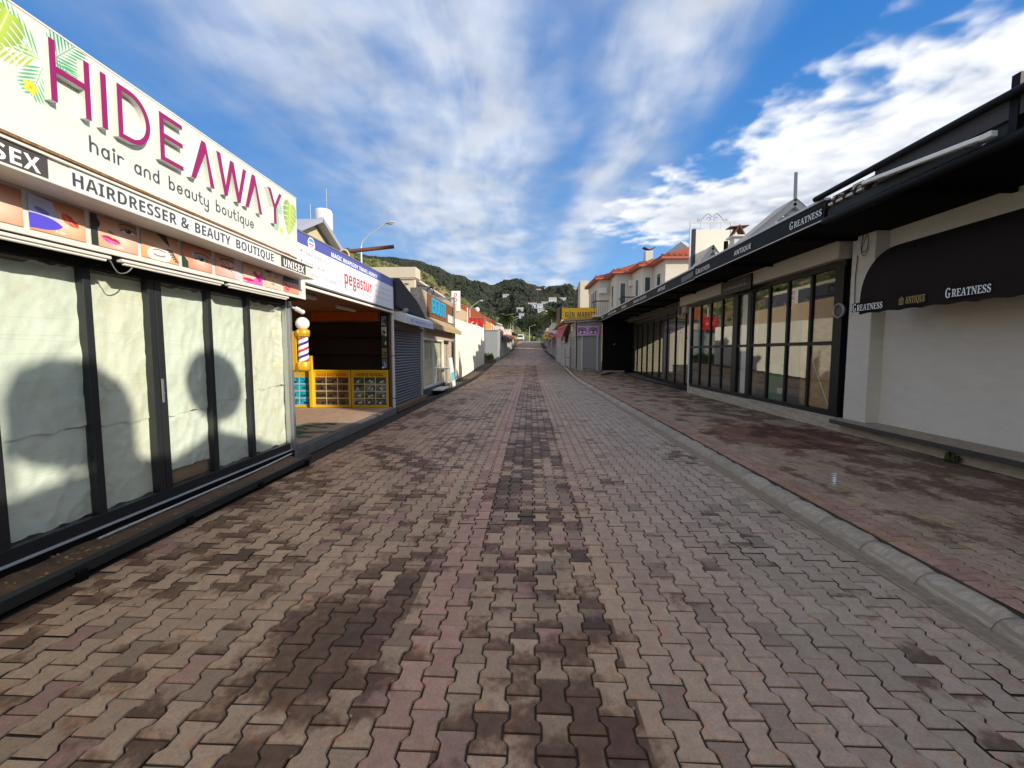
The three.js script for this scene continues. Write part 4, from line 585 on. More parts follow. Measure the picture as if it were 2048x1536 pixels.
// ================================================================ LEFT SIDE: CURTAINED SHOP
{
  const X = -3.95, t = thing('curtained_shop', 'shop window hung with pale yellow curtains under a slatted wood sign', 'shop', [X, 0, -18]);
  part('wall', [B(-8, X - 0.3, 0, 3.0, -22.9, -15.1), B(X - 0.3, X + 0.02, 2.16, 3.9, -21.9, -15.1), B(X - 0.3, X + 0.02, 0, 2.16, -15.42, -15.1)], mat.creamDirty, t);
  part('plinth', B(X - 0.3, X + 0.10, -0.05, 0.24, -19.4, -15.1), M([0.12, 0.115, 0.11], 0.8, { map: dirtyMap }), t);
  part('window_frame', [B(X - 0.05, X + 0.04, 0.24, 0.33, -19.2, -15.45), B(X - 0.05, X + 0.04, 2.08, 2.16, -19.2, -15.45), B(X - 0.05, X + 0.04, 0.33, 2.08, -15.54, -15.45), B(X - 0.05, X + 0.04, 0.33, 2.08, -19.2, -19.12), B(X - 0.05, X + 0.04, 0.33, 2.08, -17.3, -17.24)], mat.whitePlastic, t);
  for (const [a, b] of [[-15.54, -17.24], [-17.3, -19.12]]) { part('window_pane', B(X - 0.012, X - 0.004, 0.33, 2.08, b, a), mat.glass, t); const g = quad([X - 0.14, 0.33, a], [X - 0.14, 0.33, b], [X - 0.14, 2.08, b], [X - 0.14, 2.08, a], 60, 2), p = g.attributes.position; for (let i = 0; i < p.count; i++) p.setX(i, p.getX(i) + 0.045 * Math.sin(p.getZ(i) * 24) + 0.02 * fbm(p.getZ(i) * 3, p.getY(i), 2)); g.computeVertexNormals(); part('curtain', g, M([0.74, 0.72, 0.48], 0.9, { side: THREE.DoubleSide }), t); }
  part('doorway', B(X - 0.35, X - 0.31, 0, 2.2, -22.8, -19.3), M([0.06, 0.045, 0.045], 0.8), t);
  part('fascia_awning', [prism([[-3.5, 2.48], [-3.5, 2.66], [-3.97, 2.98], [-3.97, 2.9], [-3.54, 2.48]], 'z', -21.7, -15.6)], M([0.68, 0.52, 0.30], 0.85, { map: dirtyMap }), t);
  for (let k = 0; k < 9; k++) part('wood_slat', B(X + 0.02, X + 0.055, 3.0 + k * 0.098, 3.09 + k * 0.098, -21.8, -16.2, 0.006), mat.wood, t);
  const bl = M([0.02, 0.36, 0.62], 0.4); const gl = (k, f) => { const u0 = 16.8 + k * 0.62; return f.map(([a, b, c, d]) => B(X + 0.055, X + 0.11, 3.16 + c, 3.16 + d, -(u0 + b), -(u0 + a), 0.004)); };
  const B1 = [[0, 0.1, 0, 0.6], [0.1, 0.42, 0, 0.1], [0.1, 0.42, 0.25, 0.34], [0.1, 0.42, 0.5, 0.6], [0.40, 0.5, 0.05, 0.55]], O1 = [[0, 0.1, 0.04, 0.56], [0.4, 0.5, 0.04, 0.56], [0.05, 0.45, 0, 0.1], [0.05, 0.45, 0.5, 0.6]], U1 = [[0, 0.1, 0.04, 0.6], [0.4, 0.5, 0.04, 0.6], [0.05, 0.45, 0, 0.1]], T1 = [[0.2, 0.3, 0, 0.5], [0, 0.5, 0.5, 0.6]], I1 = [[0.05, 0.15, 0, 0.6]];
  [B1, O1, U1, T1, I1].forEach((f, k) => part('raised_letter', gl(k, f), bl, t));
  part('small_sign', B(X + 0.06, X + 0.08, 3.02, 3.38, -21.5, -20.1), mat.whitePlastic, t);
}
{ // metal post frame with mesh
  const t = thing('post_frame', 'grey steel post and crossbar standing beside the wooden slat sign', 'post', [-3.78, 0, -21.3]);
  part('post', B(-3.83, -3.75, 0, 4.35, -21.34, -21.26, 0.004), mat.steel, t); part('crossbar', B(-5.3, -3.84, 4.25, 4.33, -21.34, -21.26), mat.steel, t); part('post', B(-5.36, -5.28, 2.95, 4.35, -21.34, -21.26), mat.steel, t);
  const gs = []; for (let k = 0; k < 26; k++) gs.push(rod([-5.26 + k * 0.056, 3.5, -21.3], [-5.26 + k * 0.056, 4.25, -21.3], 0.007, 0.007, 4)); for (let y = 3.5; y < 4.25; y += 0.06) gs.push(rod([-5.28, y, -21.3], [-3.83, y, -21.3], 0.006, 0.006, 4)); part('mesh', gs, mat.steel, t);
}
{ const t = thing('door_step_box', 'low white box used as a step before the curtained shop', 'step', [-3.6, 0, -17]); part('top', B(-3.83, -3.42, 0.10, 0.16, -17.9, -16.5, 0.008), mat.whitePlastic, t); part('base', B(-3.8, -3.5, 0, 0.10, -17.8, -16.6), mat.blackMatt, t); }
{
  const t = thing('sandwich_board', 'tall white and turquoise board leaning by the curtained shop door', 'sign board', [-3.6, 0, -19.6]);
  part('board', bar([-3.56, 0.0, -19.7], [-3.72, 1.35, -19.7], 0.75, 0.03), M([0.70, 0.78, 0.80], 0.5), t); part('frame', [bar([-3.55, 0, -20.08], [-3.71, 1.36, -20.08], 0.03), bar([-3.55, 0, -19.32], [-3.71, 1.36, -19.32], 0.03)], mat.whitePlastic, t);
  part('print_band', bar([-3.575, 0.3, -19.7], [-3.62, 0.68, -19.7], 0.66, 0.036), M([0.16, 0.50, 0.52], 0.5), t);
}
{ const t = thing('display_table', 'narrow white table outside the curtained shop door', 'table', [-3.7, 0, -18.9]); part('top', B(-3.95, -3.6, 0.88, 0.92, -19.3, -18.2), mat.whitePlastic, t); for (const [x, z] of [[-3.92, -18.25], [-3.64, -18.25], [-3.92, -19.25], [-3.64, -19.25]]) part('leg', B(x - 0.015, x + 0.015, 0.0, 0.88, z - 0.015, z + 0.015), mat.whitePlastic, t); }

// ================================================================ LEFT SIDE: HOARDING AND BEYOND
{
  const X = -4.2, t = thing('white_hoarding', 'long tall white ribbed sheet-metal hoarding beside the street', 'hoarding', [X, 0, -31]);
  const m = M([0.76, 0.72, 0.60], 0.55); let k = 0;
  for (let d = 23.4; d < 38.6; d += 1.02, k++) {
    const d1 = Math.min(d + 1.015, 38.7), y0 = G(d) + 0.04, y1 = 3.5 + 0.022 * (d - 23.4) - 0.05 * (R()), n = 20; const pos = []; const s = new THREE.Shape(); s.moveTo(d, 0);
    for (let i = 0; i <= n; i++) { const f = i % 4; s.lineTo(lerp(d, d1, i / n), f === 1 || f === 2 ? 0.03 : 0.0); } s.lineTo(d1, -0.004); s.lineTo(d, -0.004);
    const g = new THREE.ExtrudeGeometry(s, { depth: y1 - y0, bevelEnabled: false }); g.applyMatrix4(new THREE.Matrix4().makeBasis(V(0, 0, -1), V(1, 0, 0), V(0, 1, 0)).setPosition(X, y0, 0)); const idx = g; idx.computeVertexNormals(); part('metal_sheet', idx, m, t);
  }
  part('post', [24, 28, 32, 36, 38.6].map((d) => B(X - 0.10, X - 0.03, G(d) - 0.02, 3.7, -d - 0.04, -d + 0.04)), mat.steel, t);
}
{
  const fl = canvasTex(256, 160, (x, w, h) => { x.fillStyle = '#cf2f26'; x.fillRect(0, 0, w, h); x.fillStyle = '#f2ebe6'; x.beginPath(); x.arc(100, 80, 36, 0, 7); x.fill(); x.fillStyle = '#cf2f26'; x.beginPath(); x.arc(110, 80, 29, 0, 7); x.fill(); x.fillStyle = '#f2ebe6'; x.beginPath(); for (let k = 0; k < 10; k++) { const r = k % 2 ? 7 : 17, a = Math.PI + k * Math.PI / 5; x.lineTo(150 + r * Math.cos(a), 80 + r * Math.sin(a)); } x.fill(); });
  const ZG = -43.6, fa = atZ(933, 636, ZG), fb = atZ(967, 637, ZG), g = quad([fa[0], fa[1] - 1.25, ZG], [fb[0], fa[1] - 1.3, ZG], [fb[0], fb[1], ZG], [fa[0], fa[1], ZG], 24, 8), p = g.attributes.position; for (let i = 0; i < p.count; i++) p.setZ(i, p.getZ(i) + 0.10 * fbm(p.getX(i) * 1.5, p.getY(i), 2)); g.computeVertexNormals();
  const t = thing('red_flag', 'large red flag with white crescent and star hung beyond the hoarding', 'flag', [fb[0], 0.6, ZG]); part('cloth', g, printMat(fl, 0.85), t); part('rope', rod([fa[0] - 0.2, fa[1] + 0.03, ZG], [fb[0] + 0.1, fb[1] + 0.03, ZG], 0.03), mat.steel, t); for (const q of [fa[0] - 0.2, fb[0] + 0.12]) part('pole', B(q - 0.04, q + 0.04, 0.5, fb[1] + 0.2, ZG - 0.05, ZG + 0.05), mat.steel, t);
}
// houses behind the left-hand shops
function windowOn(t, face, X, za, zb, y0, y1, m = mat.darkGlass) { const w = part('window', face > 0 ? B(X - 0.02, X + 0.03, y0 - 0.05, y1 + 0.05, zb - 0.05, za + 0.05) : B(X - 0.03, X + 0.02, y0 - 0.05, y1 + 0.05, zb - 0.05, za + 0.05), mat.whitePlastic, t); part('pane', face > 0 ? B(X + 0.031, X + 0.035, y0, y1, zb, za) : B(X - 0.035, X - 0.031, y0, y1, zb, za), m, w); }
mat.darkGlass = M([0.04, 0.05, 0.055], 0.08);
{
  const X = -8.2, t = thing('cream_gable_house', 'cream house with a low gable and grey-blue roof behind the travel agency', 'house', [X, 0, -16]);
  part('wall', [prism([[-18.6, 0], [-18.6, 5.35], [-16.1, 6.5], [-13.6, 5.35], [-13.6, 0]], 'x', -13, X)], M([0.74, 0.66, 0.44], 0.85, { map: plasterMap }), t);
  for (const s of [-1, 1]) part('roof', [quad([X + 0.4, 5.22, -16.1 + s * 2.9], [-13.2, 5.22, -16.1 + s * 2.9], [-13.2, 6.62, -16.1], [X + 0.4, 6.62, -16.1])].concat([bar([X + 0.38, 5.18, -16.1 + s * 2.9], [X + 0.38, 6.60, -16.1], 0.08, 0.16)]), M([0.36, 0.38, 0.46], 0.7, { side: THREE.DoubleSide }), t);
}
{
  const t = thing('roof_water_tank', 'white roof water tank on a rusty stand with an aerial', 'water tank', [-8.6, 5.2, -17.6]);
  part('tank', new THREE.LatheGeometry([[0, 7.55], [0.3, 7.5], [0.36, 7.4], [0.36, 6.7], [0.3, 6.62], [0, 6.6]].map(([a, b]) => new THREE.Vector2(a, b)), 20).translate(-8.6, 0, -17.8), mat.whitePlastic, t);
  part('stand', [[-0.25, -0.25], [0.25, -0.25], [0.25, 0.25], [-0.25, 0.25]].map(([a, b]) => bar([-8.6 + a, 5.2, -17.8 + b], [-8.6 + a, 6.62, -17.8 + b], 0.05)).concat([bar([-8.85, 5.9, -18.05], [-8.35, 6.4, -17.55], 0.04), bar([-8.95, 6.6, -17.8], [-8.25, 6.6, -17.8], 0.05), bar([-8.6, 6.0, -17.5], [-9.0, 6.9, -17.2], 0.03)]), mat.rust, t);
  part('aerial', [rod([-8.5, 7.4, -17.9], [-8.5, 8.4, -17.9], 0.015), rod([-8.95, 5.5, -17.4], [-8.95, 7.6, -17.4], 0.02)], mat.steel, t);
}
function streetLamp(x, d, h, reach, label, face = 1) {
  const t = thing('street_lamp', label, 'street lamp', [x, G(d), -d], 'street lamps along the road'), y = G(d);
  part('post', rod([x, y, -d], [x, y + h * 0.86, -d], 0.075, 0.05), mat.galv, t);
  part('arm', tube([[x, y + h * 0.84, -d], [x + face * 0.05, y + h * 0.88, -d], [x + face * 0.25, y + h * 0.91, -d], [x + face * reach, y + h, -d]], 0.035, 16, 8), mat.galv, t);
  const hd = new THREE.SphereGeometry(0.5, 20, 12); hd.scale(0.85 * reach * 0.5, 0.13, 0.2); hd.rotateZ(face * 0.16).translate(x + face * (reach + 0.25), y + h + 0.05, -d); part('lamp_head', hd, mat.galv, t);
  const ln = new THREE.SphereGeometry(0.5, 16, 8, 0, TAU, Math.PI / 2, Math.PI / 2); ln.scale(0.5 * reach * 0.5, 0.12, 0.16); ln.rotateZ(face * 0.16).translate(x + face * (reach + 0.28), y + h, -d); part('lens', ln, M([0.55, 0.5, 0.42], 0.2), t);
}
streetLamp(-8.95, 22.6, 8.35, 1.35, 'tall grey street lamp rising behind the travel agency sign');
{
  const t = thing('roof_beam_sign', 'red-brown wooden beam with an oval plaque above the blue sign band', 'sign', [-5.2, 2.83, -12.6]);
  const a = atX(700, 517, -4.6), b = atX(772, 498, -3.6); part('beam', rod([-4.6, a[1] + 0.18, a[2]], [-3.55, a[1] + 0.36, a[2] - 0.3], 0.05, 0.05, 10), mat.rust, t); part('post', rod([-4.7, 2.8, a[2]], [-4.7, a[1] + 0.2, a[2]], 0.04), mat.rust, t);
  part('plaque', [new THREE.CylinderGeometry(0.13, 0.13, 0.05, 24).rotateX(Math.PI / 2).scale(1, 1.35, 1).translate(-4.72, a[1] + 0.02, a[2] + 0.06)], mat.rust, t); part('rim', new THREE.TorusGeometry(0.135, 0.02, 8, 28).scale(1, 1.35, 1).translate(-4.72, a[1] + 0.02, a[2] + 0.08), mat.cream, t);
}
{
  const t = thing('cream_flat_house', 'cream flat-roofed house with a heavy cornice and dark painted street side', 'house', [-7, 0, -30]);
  part('wall', B(-14, -7.05, 0, 6.1, -36, -26), mat.cream, t); part('cornice', [B(-14.1, -6.9, 6.1, 6.75, -26.9, -25.85, 0.04), B(-14.1, -7.0, 6.05, 6.15, -36.05, -25.9)], mat.cream, t);
  const mur = canvasTex(512, 512, (x, w, h) => { x.fillStyle = '#4b4d55'; x.fillRect(0, 0, w, h); const r = rng(88); x.lineCap = 'round'; for (let k = 0; k < 60; k++) { x.strokeStyle = r() < 0.65 ? `rgba(225,222,214,${0.25 + 0.5 * r()})` : `rgba(150,120,90,${0.5 * r()})`; x.lineWidth = 2 + 9 * r() * r(); x.beginPath(); const a = r() * w, b = 180 + r() * 300; x.moveTo(a, b); x.quadraticCurveTo(a + (r() - 0.5) * 120, b - 60 * r(), a + (r() - 0.5) * 60, b - 60 - 130 * r()); x.stroke(); } for (let k = 0; k < 300; k++) { x.fillStyle = `rgba(200,198,190,${0.3 * r()})`; x.fillRect(r() * w, 150 + r() * 362, 2 + 5 * r(), 2 + 8 * r()); } });
  part('painted_wall', printL(-7.0, -26.4, -36, 1.0, 6.05), printMat(mur, 0.85), t); part('roof', prism([[-14, 6.75], [-7.2, 6.3], [-7.2, 6.2], [-14, 6.2]], 'z', -36, -26.95), M([0.62, 0.56, 0.42], 0.85), t);
  part('iron_bracket', [bar([-7.6, 5.75, -25.8], [-6.2, 5.75, -27.5], 0.05), bar([-7.6, 5.2, -25.8], [-5.9, 5.15, -29], 0.06), new THREE.TorusGeometry(0.22, 0.03, 8, 24).translate(-6.4, 5.5, -27.4), bar([-6.6, 4.75, -27.2], [-5.7, 4.7, -30], 0.05)], mat.black, t);
}
{
  const t = thing('beige_block', 'plain beige block rising behind the white hoarding', 'building', [-5.5, 0, -30]); part('wall', B(-9, -5.0, 0, 4.75, -33.8, -24.5), M([0.66, 0.50, 0.33], 0.85, { map: plasterMap }), t); part('corner_pipe', rod([-4.95, 0.3, -33.6], [-4.95, 5.1, -33.6], 0.06), mat.whitePlastic, t);
  const s = thing('vertical_sign', 'white upright sign with red letters above the hoarding', 'sign', [-5.0, 4.75, -29]); const dc = canvasTex(96, 256, (x, w, h) => { x.fillStyle = '#efeae6'; x.fillRect(0, 0, w, h); for (const [c, y] of [['D', 45], ['O', 115], ['C', 185]]) fit(x, c, w / 2, y, 40, 48, 'bold SZ sans-serif', '#b5525c'); });
  part('panel', B(-5.35, -4.75, 4.4, 5.75, -29.15, -29.0), mat.whitePlastic, s); part('print', printZ(-28.996, -5.33, -4.77, 4.42, 5.73), printMat(dc), s); part('bracket', bar([-5.3, 4.3, -29.07], [-5.6, 4.3, -29.3], 0.1), mat.steel, s);
}
{
  const t = thing('orange_roof_house', 'house with a bright orange tiled roof beyond the hoarding', 'house', [-9, 1.2, -65]); part('wall', B(-13, -5.6, 1.0, 6.1, -70, -60.2), mat.cream, t); part('roof', prism([[-13.4, 6.0], [-9.2, 8.2], [-5.1, 6.0]], 'z', -70.5, -59.6), M([0.62, 0.15, 0.045], 0.8, { map: dirtyMap }), t); windowOn(t, 1, -5.6, -62, -63.2, 4.2, 5.5); windowOn(t, 1, -5.6, -66, -67.2, 4.2, 5.5); part('vent', [new THREE.SphereGeometry(0.35, 14, 10).translate(-7.5, 7.6, -60.5)], mat.whitePlastic, t);
  const c = thing('orange_awning_stall', 'stall with orange cloth blinds beside the orange-roofed house', 'stall', [-5, 0.7, -45]); part('blind', [quad([-5.2, 3.2, -50.2], [-5.2, 3.2, -57], [-5.2, 5.3, -57], [-5.2, 5.3, -50.2], 16, 1)], M([0.70, 0.27, 0.05], 0.8, { side: THREE.DoubleSide }), c); part('frame', [B(-5.3, -5.22, 0.7, 5.4, -50.2, -50.1), B(-5.3, -5.22, 0.8, 5.4, -57.1, -57), B(-5.3, -5.22, 5.3, 5.4, -57, -50.2)], mat.steel, c);
}
{
  const t = thing('grey_end_wall', 'pale grey end wall of a row of shops with a planted bed before it', 'wall', [-5, 0.7, -43]); part('wall', B(-9, -3.35, 0.5, 3.85, -50, -44), M([0.40, 0.43, 0.45], 0.8, { map: plasterMap }), t); part('coping', B(-9, -3.3, 3.85, 3.95, -50, -43.9), mat.whitePaint, t); part('bed', B(-6.5, -3.5, 0.4, 0.85, -43.8, -41), mat.dirt, t); part('corner_box', B(-4.9, -4.7, 3.2, 3.5, -43.95, -43.6), mat.whitePlastic, t);
}
{
  const g = []; for (let k = 0; k < 900; k++) { const s = 0.05 + 0.06 * R(), q = quad([-s, 0, 0], [s, 0, 0], [s * 0.6, s * 2, 0.02], [-s * 0.6, s * 2, 0]); q.rotateX((R() - 0.5) * 1.6); q.rotateY(R() * 6); q.translate(-4.9 + 2.4 * (R() - 0.5), 0.8 + 0.7 * R() * R(), -42.4 + 2.2 * (R() - 0.5)); g.push(q); } solo('low_shrubs', g, M([0.07, 0.12, 0.03], 0.8, { side: THREE.DoubleSide }), 'low green shrubs in the bed before the grey end wall', 'shrubs', null, 'stuff');
}
// row of small shops further up on the left
const farShop = (o) => {
  const { x, d0, d1, h, wall, awn, side, label, shade } = o, y = G((d0 + d1) / 2) - 0.1, s = side, t = thing('far_shop', label, 'shop', [x, y, -(d0 + d1) / 2], o.group);
  const b = (xa, xb, ya, yb, da, db) => B(Math.min(x + s * xa, x + s * xb), Math.max(x + s * xa, x + s * xb), y + ya, y + yb, -db, -da);
  part('wall', b(-5, 0, 0, h, d0, d1), wall, t); part('shopfront', [b(0, 0.03, 0.25, 2.2, d0 + 0.3, d1 - 0.3)], shade || mat.darkGlass, t);
  for (let d = d0 + 0.3; d <= d1 - 0.2; d += (d1 - d0 - 0.6) / 3) part('frame_post', b(0.03, 0.1, 0.1, 2.3, d - 0.05, d + 0.05), mat.whitePlastic, t);
  if (awn) { const A = [[0, 2.95], [o.reach || 1.2, 2.45], [o.reach || 1.2, 2.25], [0, 2.75]].map(([q, w]) => [x + s * q, y + w]); part('awning', prism(s > 0 ? A : A.slice().reverse(), 'z', -d1, -d0), awn, t); }
  if (o.sign) part('sign', b(0.02, 0.12, h - 0.75, h - 0.05, d0 + 0.2, d1 - 0.2), o.sign, t);
  return t;
};
const cl = (r, g, b) => M([r, g, b], 0.8);
farShop({ x: -3.5, d0: 50.5, d1: 56, h: 3.4, wall: M([0.16, 0.03, 0.03], 0.7), side: 1, label: 'dark red shopfront past the grey end wall', reach: 0.6, awn: cl(0.05, 0.05, 0.06) });
farShop({ x: -3.6, d0: 56.5, d1: 64, h: 3.5, wall: mat.whitePaint, side: 1, awn: cl(0.66, 0.58, 0.5), label: 'white shop with a pale striped awning up the left side' });
farShop({ x: -3.6, d0: 64.5, d1: 74, h: 3.6, wall: mat.cream, side: 1, awn: cl(0.6, 0.12, 0.08), label: 'cream shop with a red awning up the left side' });
farShop({ x: -3.8, d0: 76, d1: 90, h: 3.8, wall: mat.cream, side: 1, awn: cl(0.62, 0.30, 0.08), label: 'shop with an orange awning near the top of the street' });
farShop({ x: -4.2, d0: 92, d1: 108, h: 3.4, wall: mat.whitePaint, side: 1, awn: cl(0.1, 0.1, 0.12), label: 'white shop with a black awning at the top of the street, left side' });
{ const t = thing('white_house', 'small white house with one big window and a shallow roof, left of the street', 'house', [-7, 1.5, -78]); part('wall', prism([[-9.5, 1], [-9.5, 7.6], [-5.0, 6.2], [-5.0, 1]], 'z', -82, -74), mat.whitePaint, t); part('roof_edge', bar([-9.6, 7.75, -73.9], [-4.8, 6.28, -73.9], 0.2, 0.2), mat.whitePaint, t); const w = part('window', B(-6.9, -5.5, 3.9, 5.4, -73.98, -73.9), mat.steel, t); part('pane', B(-6.8, -5.6, 4.0, 5.3, -73.9, -73.88), mat.darkGlass, w); }

// ================================================================ RIGHT SIDE: LONG BLACK CANOPY AND ROOF
const XC = 4.8;
const greatTex = canvasTex(1024, 160, (x, w, h) => { x.fillStyle = '#060606'; x.fillRect(0, 0, w, h); fit(x, 'G', w * 0.075, h * 0.47, w * 0.13, h * 0.86, 'bold SZ serif', '#e9e7e4'); fit(x, 'REATNESS', w * 0.57, h * 0.54, w * 0.82, h * 0.66, 'bold SZ serif', '#e9e7e4'); });
const antTex = canvasTex(512, 128, (x, w, h) => { x.fillStyle = '#060606'; x.fillRect(0, 0, w, h); fit(x, 'ANTIQUE', w / 2, h / 2, w * 0.92, h * 0.8, 'bold SZ sans-serif', '#e4e2de'); });
const mGreat = inkMat(greatTex), mAnt = inkMat(antTex);
{
  const t = thing('black_canopy', 'long black canopy edge lettered in white along the right-hand shops', 'canopy', [XC, 3.7, -19]);
  const seg = [[-7.35, -12.88], [-12.9, -19.2], [-19.22, -26.0], [-26.02, -31.4]];
  seg.forEach(([a, b], i) => {
    const dy = [0, -0.03, -0.01, -0.04][i], f = part('fascia_panel', B(XC, XC + 0.05, 3.79 + dy, 4.09 + dy, b, a, 0.004), mat.black, t);
    part('top_edge', B(XC - 0.02, XC + 0.10, 4.092 + dy, 4.135 + dy, b, a, 0.006), M([0.62, 0.62, 0.62], 0.4), f); part('white_stripe', B(XC - 0.006, XC + 0.02, 3.775 + dy, 3.789 + dy, b, a), mat.whitePlastic, f);
  });
  const put = (m, p0, p1, py, hh) => { const zf = zAt(p0, py, XC), zn = zAt(p1, py, XC), y = 3.935; part('lettering', printR(XC - 0.004, zf, zn, y - hh / 2, y + hh / 2), m, t); };
  put(mGreat, 1579, 1645, 440, 0.165); put(mAnt, 1467, 1504, 500, 0.14); put(mGreat, 1391.5, 1420, 540, 0.17); put(mAnt, 1315, 1331, 578, 0.15); put(mGreat, 1267, 1279, 600, 0.15); put(mGreat, 1280, 1293, 595, 0.15); put(mAnt, 1243, 1253, 615, 0.15); put(mGreat, 1216, 1223, 625, 0.15); put(mGreat, 1224, 1232, 625, 0.15); put(mAnt, 1202, 1208, 634, 0.15); put(mGreat, 1191, 1196, 640, 0.15);
  part('torn_patch', quad([XC - 0.005, 3.80, -13.9], [XC - 0.005, 3.84, -12.95], [XC - 0.005, 4.0, -12.95], [XC - 0.005, 3.97, -13.95]), M([0.22, 0.22, 0.23], 0.6, { map: rep(tex.dirty, 2) }), t);
  part('soffit', B(XC + 0.02, 6.34, 3.755, 3.772, -31.3, 8), mat.blackMatt, t);
  for (let k = 0; k < 16; k++) part('soffit_beam', B(XC + 0.05, 6.3, 3.69, 3.754, -30 + k * 2.4, -29.94 + k * 2.4), mat.blackMatt, t);
}
{
  const t = thing('right_roof', 'low tiled roof over the right-hand shops with a gutter and edge rail', 'roof', [6, 3.8, -8]);
  part('deck', prism([[4.90, 3.80], [4.90, 4.0], [9.5, 4.95], [12, 4.95], [12, 3.80]], 'z', -31.4, 9), mat.creamDirty, t);
  part('fascia_board', B(4.855, 4.895, 3.72, 3.965, -7.3, 9), M([0.022, 0.030, 0.024], 0.6, { map: dirtyMap }), t);
  const gut = new THREE.CylinderGeometry(0.065, 0.065, 16.3, 14, 1, false, 0, TAU); gut.rotateX(Math.PI / 2).translate(4.79, 3.735, 0.85); part('gutter', gut, mat.black, t);
  const tileMats = [M([0.05, 0.05, 0.058], 0.7, { map: dirtyMap }), M([0.075, 0.07, 0.075], 0.75, { map: dirtyMap }), M([0.10, 0.06, 0.055], 0.8, { map: dirtyMap })];
  for (let z = -7.25, k = 0; z < -6.3; z += 0.21, k++) { const s = new THREE.Shape(); s.absarc(0, 0, 0.115, 0, Math.PI, false); s.absarc(0, 0, 0.10, Math.PI, 0, true); const g = new THREE.ExtrudeGeometry(s, { depth: 0.5, bevelEnabled: false, curveSegments: 6 }); g.rotateY(Math.PI / 2).rotateZ(0.2).translate(4.80, 3.945 + (R() - 0.5) * 0.02, z); part('roof_tile', g, tileMats[k < 6 ? 2 : (R() * 2) | 0], t); }
  part('tile_band', bar([4.94, 4.06, -7.35], [4.94, 4.06, -6.3], 0.03, 0.18), mat.blackMatt, t); part('tile_band', bar([4.83, 4.05, -6.35], [4.83, 4.09, 8], 0.05, 0.20), M([0.10, 0.105, 0.125], 0.75, { map: rep(tex.dirty, 3.5), bumpMap: rep(tex.grain, 2), bumpScale: 0.01 }), t);
  part('edge_rail', rod([4.74, 4.15, -7.5], [4.74, 4.2, 8], 0.045, 0.045, 12), mat.black, t);
  for (const z of [-4.62, -1.5, 2, 5]) part('rail_post', B(4.79, 4.88, 3.75, 4.36, z - 0.04, z + 0.04), mat.black, t);
  const ta = atX(1727, 366, 4.70), tb = atX(1985, 268, 4.70), l = part('tube_lamp', bar([4.70, ta[1], ta[2]], [4.70, tb[1], tb[2]], 0.07, 0.055, 0.015), mat.tubeLamp, t); part('end_cap', bar([4.70, tb[1], tb[2] - 0.10], [4.70, tb[1], tb[2] + 0.02], 0.08, 0.065, 0.015), mat.whitePlastic, l); for (const q of [0.2, 0.8]) part('lamp_bracket', B(4.73, 4.86, lerp(ta[1], tb[1], q) - 0.015, lerp(ta[1], tb[1], q) + 0.015, lerp(ta[2], tb[2], q) - 0.02, lerp(ta[2], tb[2], q) + 0.02), mat.steel, l);
  for (const [px, py] of [[1790, 375], [1868, 340], [1958, 298]]) { const q = atX(px, py, 4.82); part('clip', bar([4.845, q[1], q[2] - 0.06], [4.835, q[1] + 0.02, q[2] + 0.05], 0.02, 0.03), mat.whitePlastic, t); }
  part('broken_edge', [B(4.82, 4.9, 3.98, 4.02, -7.3, -6.6), B(4.80, 4.9, 4.03, 4.10, -6.75, -6.55), B(4.81, 4.86, 4.04, 4.08, -7.2, -7.0)], mat.whitePlastic, t);
}
// ---------------------------------------------------------------- near shop: plaster wall, ledge, barrel awnings
{
  const X = 6.32, t = thing('plaster_shop', 'grey plastered shop wall with a stone ledge under barrel awnings', 'shop', [X, 0, -4]);
  part('wall', B(X, X + 0.25, 0.0, 3.80, -8.5, 8), mat.greyPlaster, t);
  part('column', B(6.08, 6.33, 0.32, 3.755, -8.46, -7.92, 0.008), mat.greyPlaster, t);
  part('plinth', B(5.98, 6.34, 0.0, 0.262, -8.49, 8), mat.creamDirty, t);
  for (let z = -8.4; z < 6; z += 1.5) part('ledge_slab', B(5.80, X, 0.263, 0.335, z + 0.004, z + 1.496, 0.008), M([0.50, 0.41, 0.32], 0.65, { map: rep(tex.dirty, 1.2, 0.4) }), t);
  part('ledge_nosing', B(5.785, 5.80, 0.255, 0.330, -8.4, 6), M([0.05, 0.042, 0.042], 0.5), t);
  part('cable', [tube([[6.07, 3.74, -8.2], [6.06, 3.5, -8.22], [6.05, 3.42, -8.12], [6.05, 3.52, -8.05], [6.06, 3.72, -8.08]], 0.006, 24, 6), tube([[6.07, 3.74, -8.12], [6.05, 3.45, -8.2], [6.04, 3.35, -8.1], [6.05, 3.5, -8.02]], 0.005, 24, 6), tube([[6.065, 3.4, -8.3], [6.06, 3.0, -8.32], [6.06, 2.5, -8.3]], 0.007, 16, 6)], mat.blackMatt, t);
}
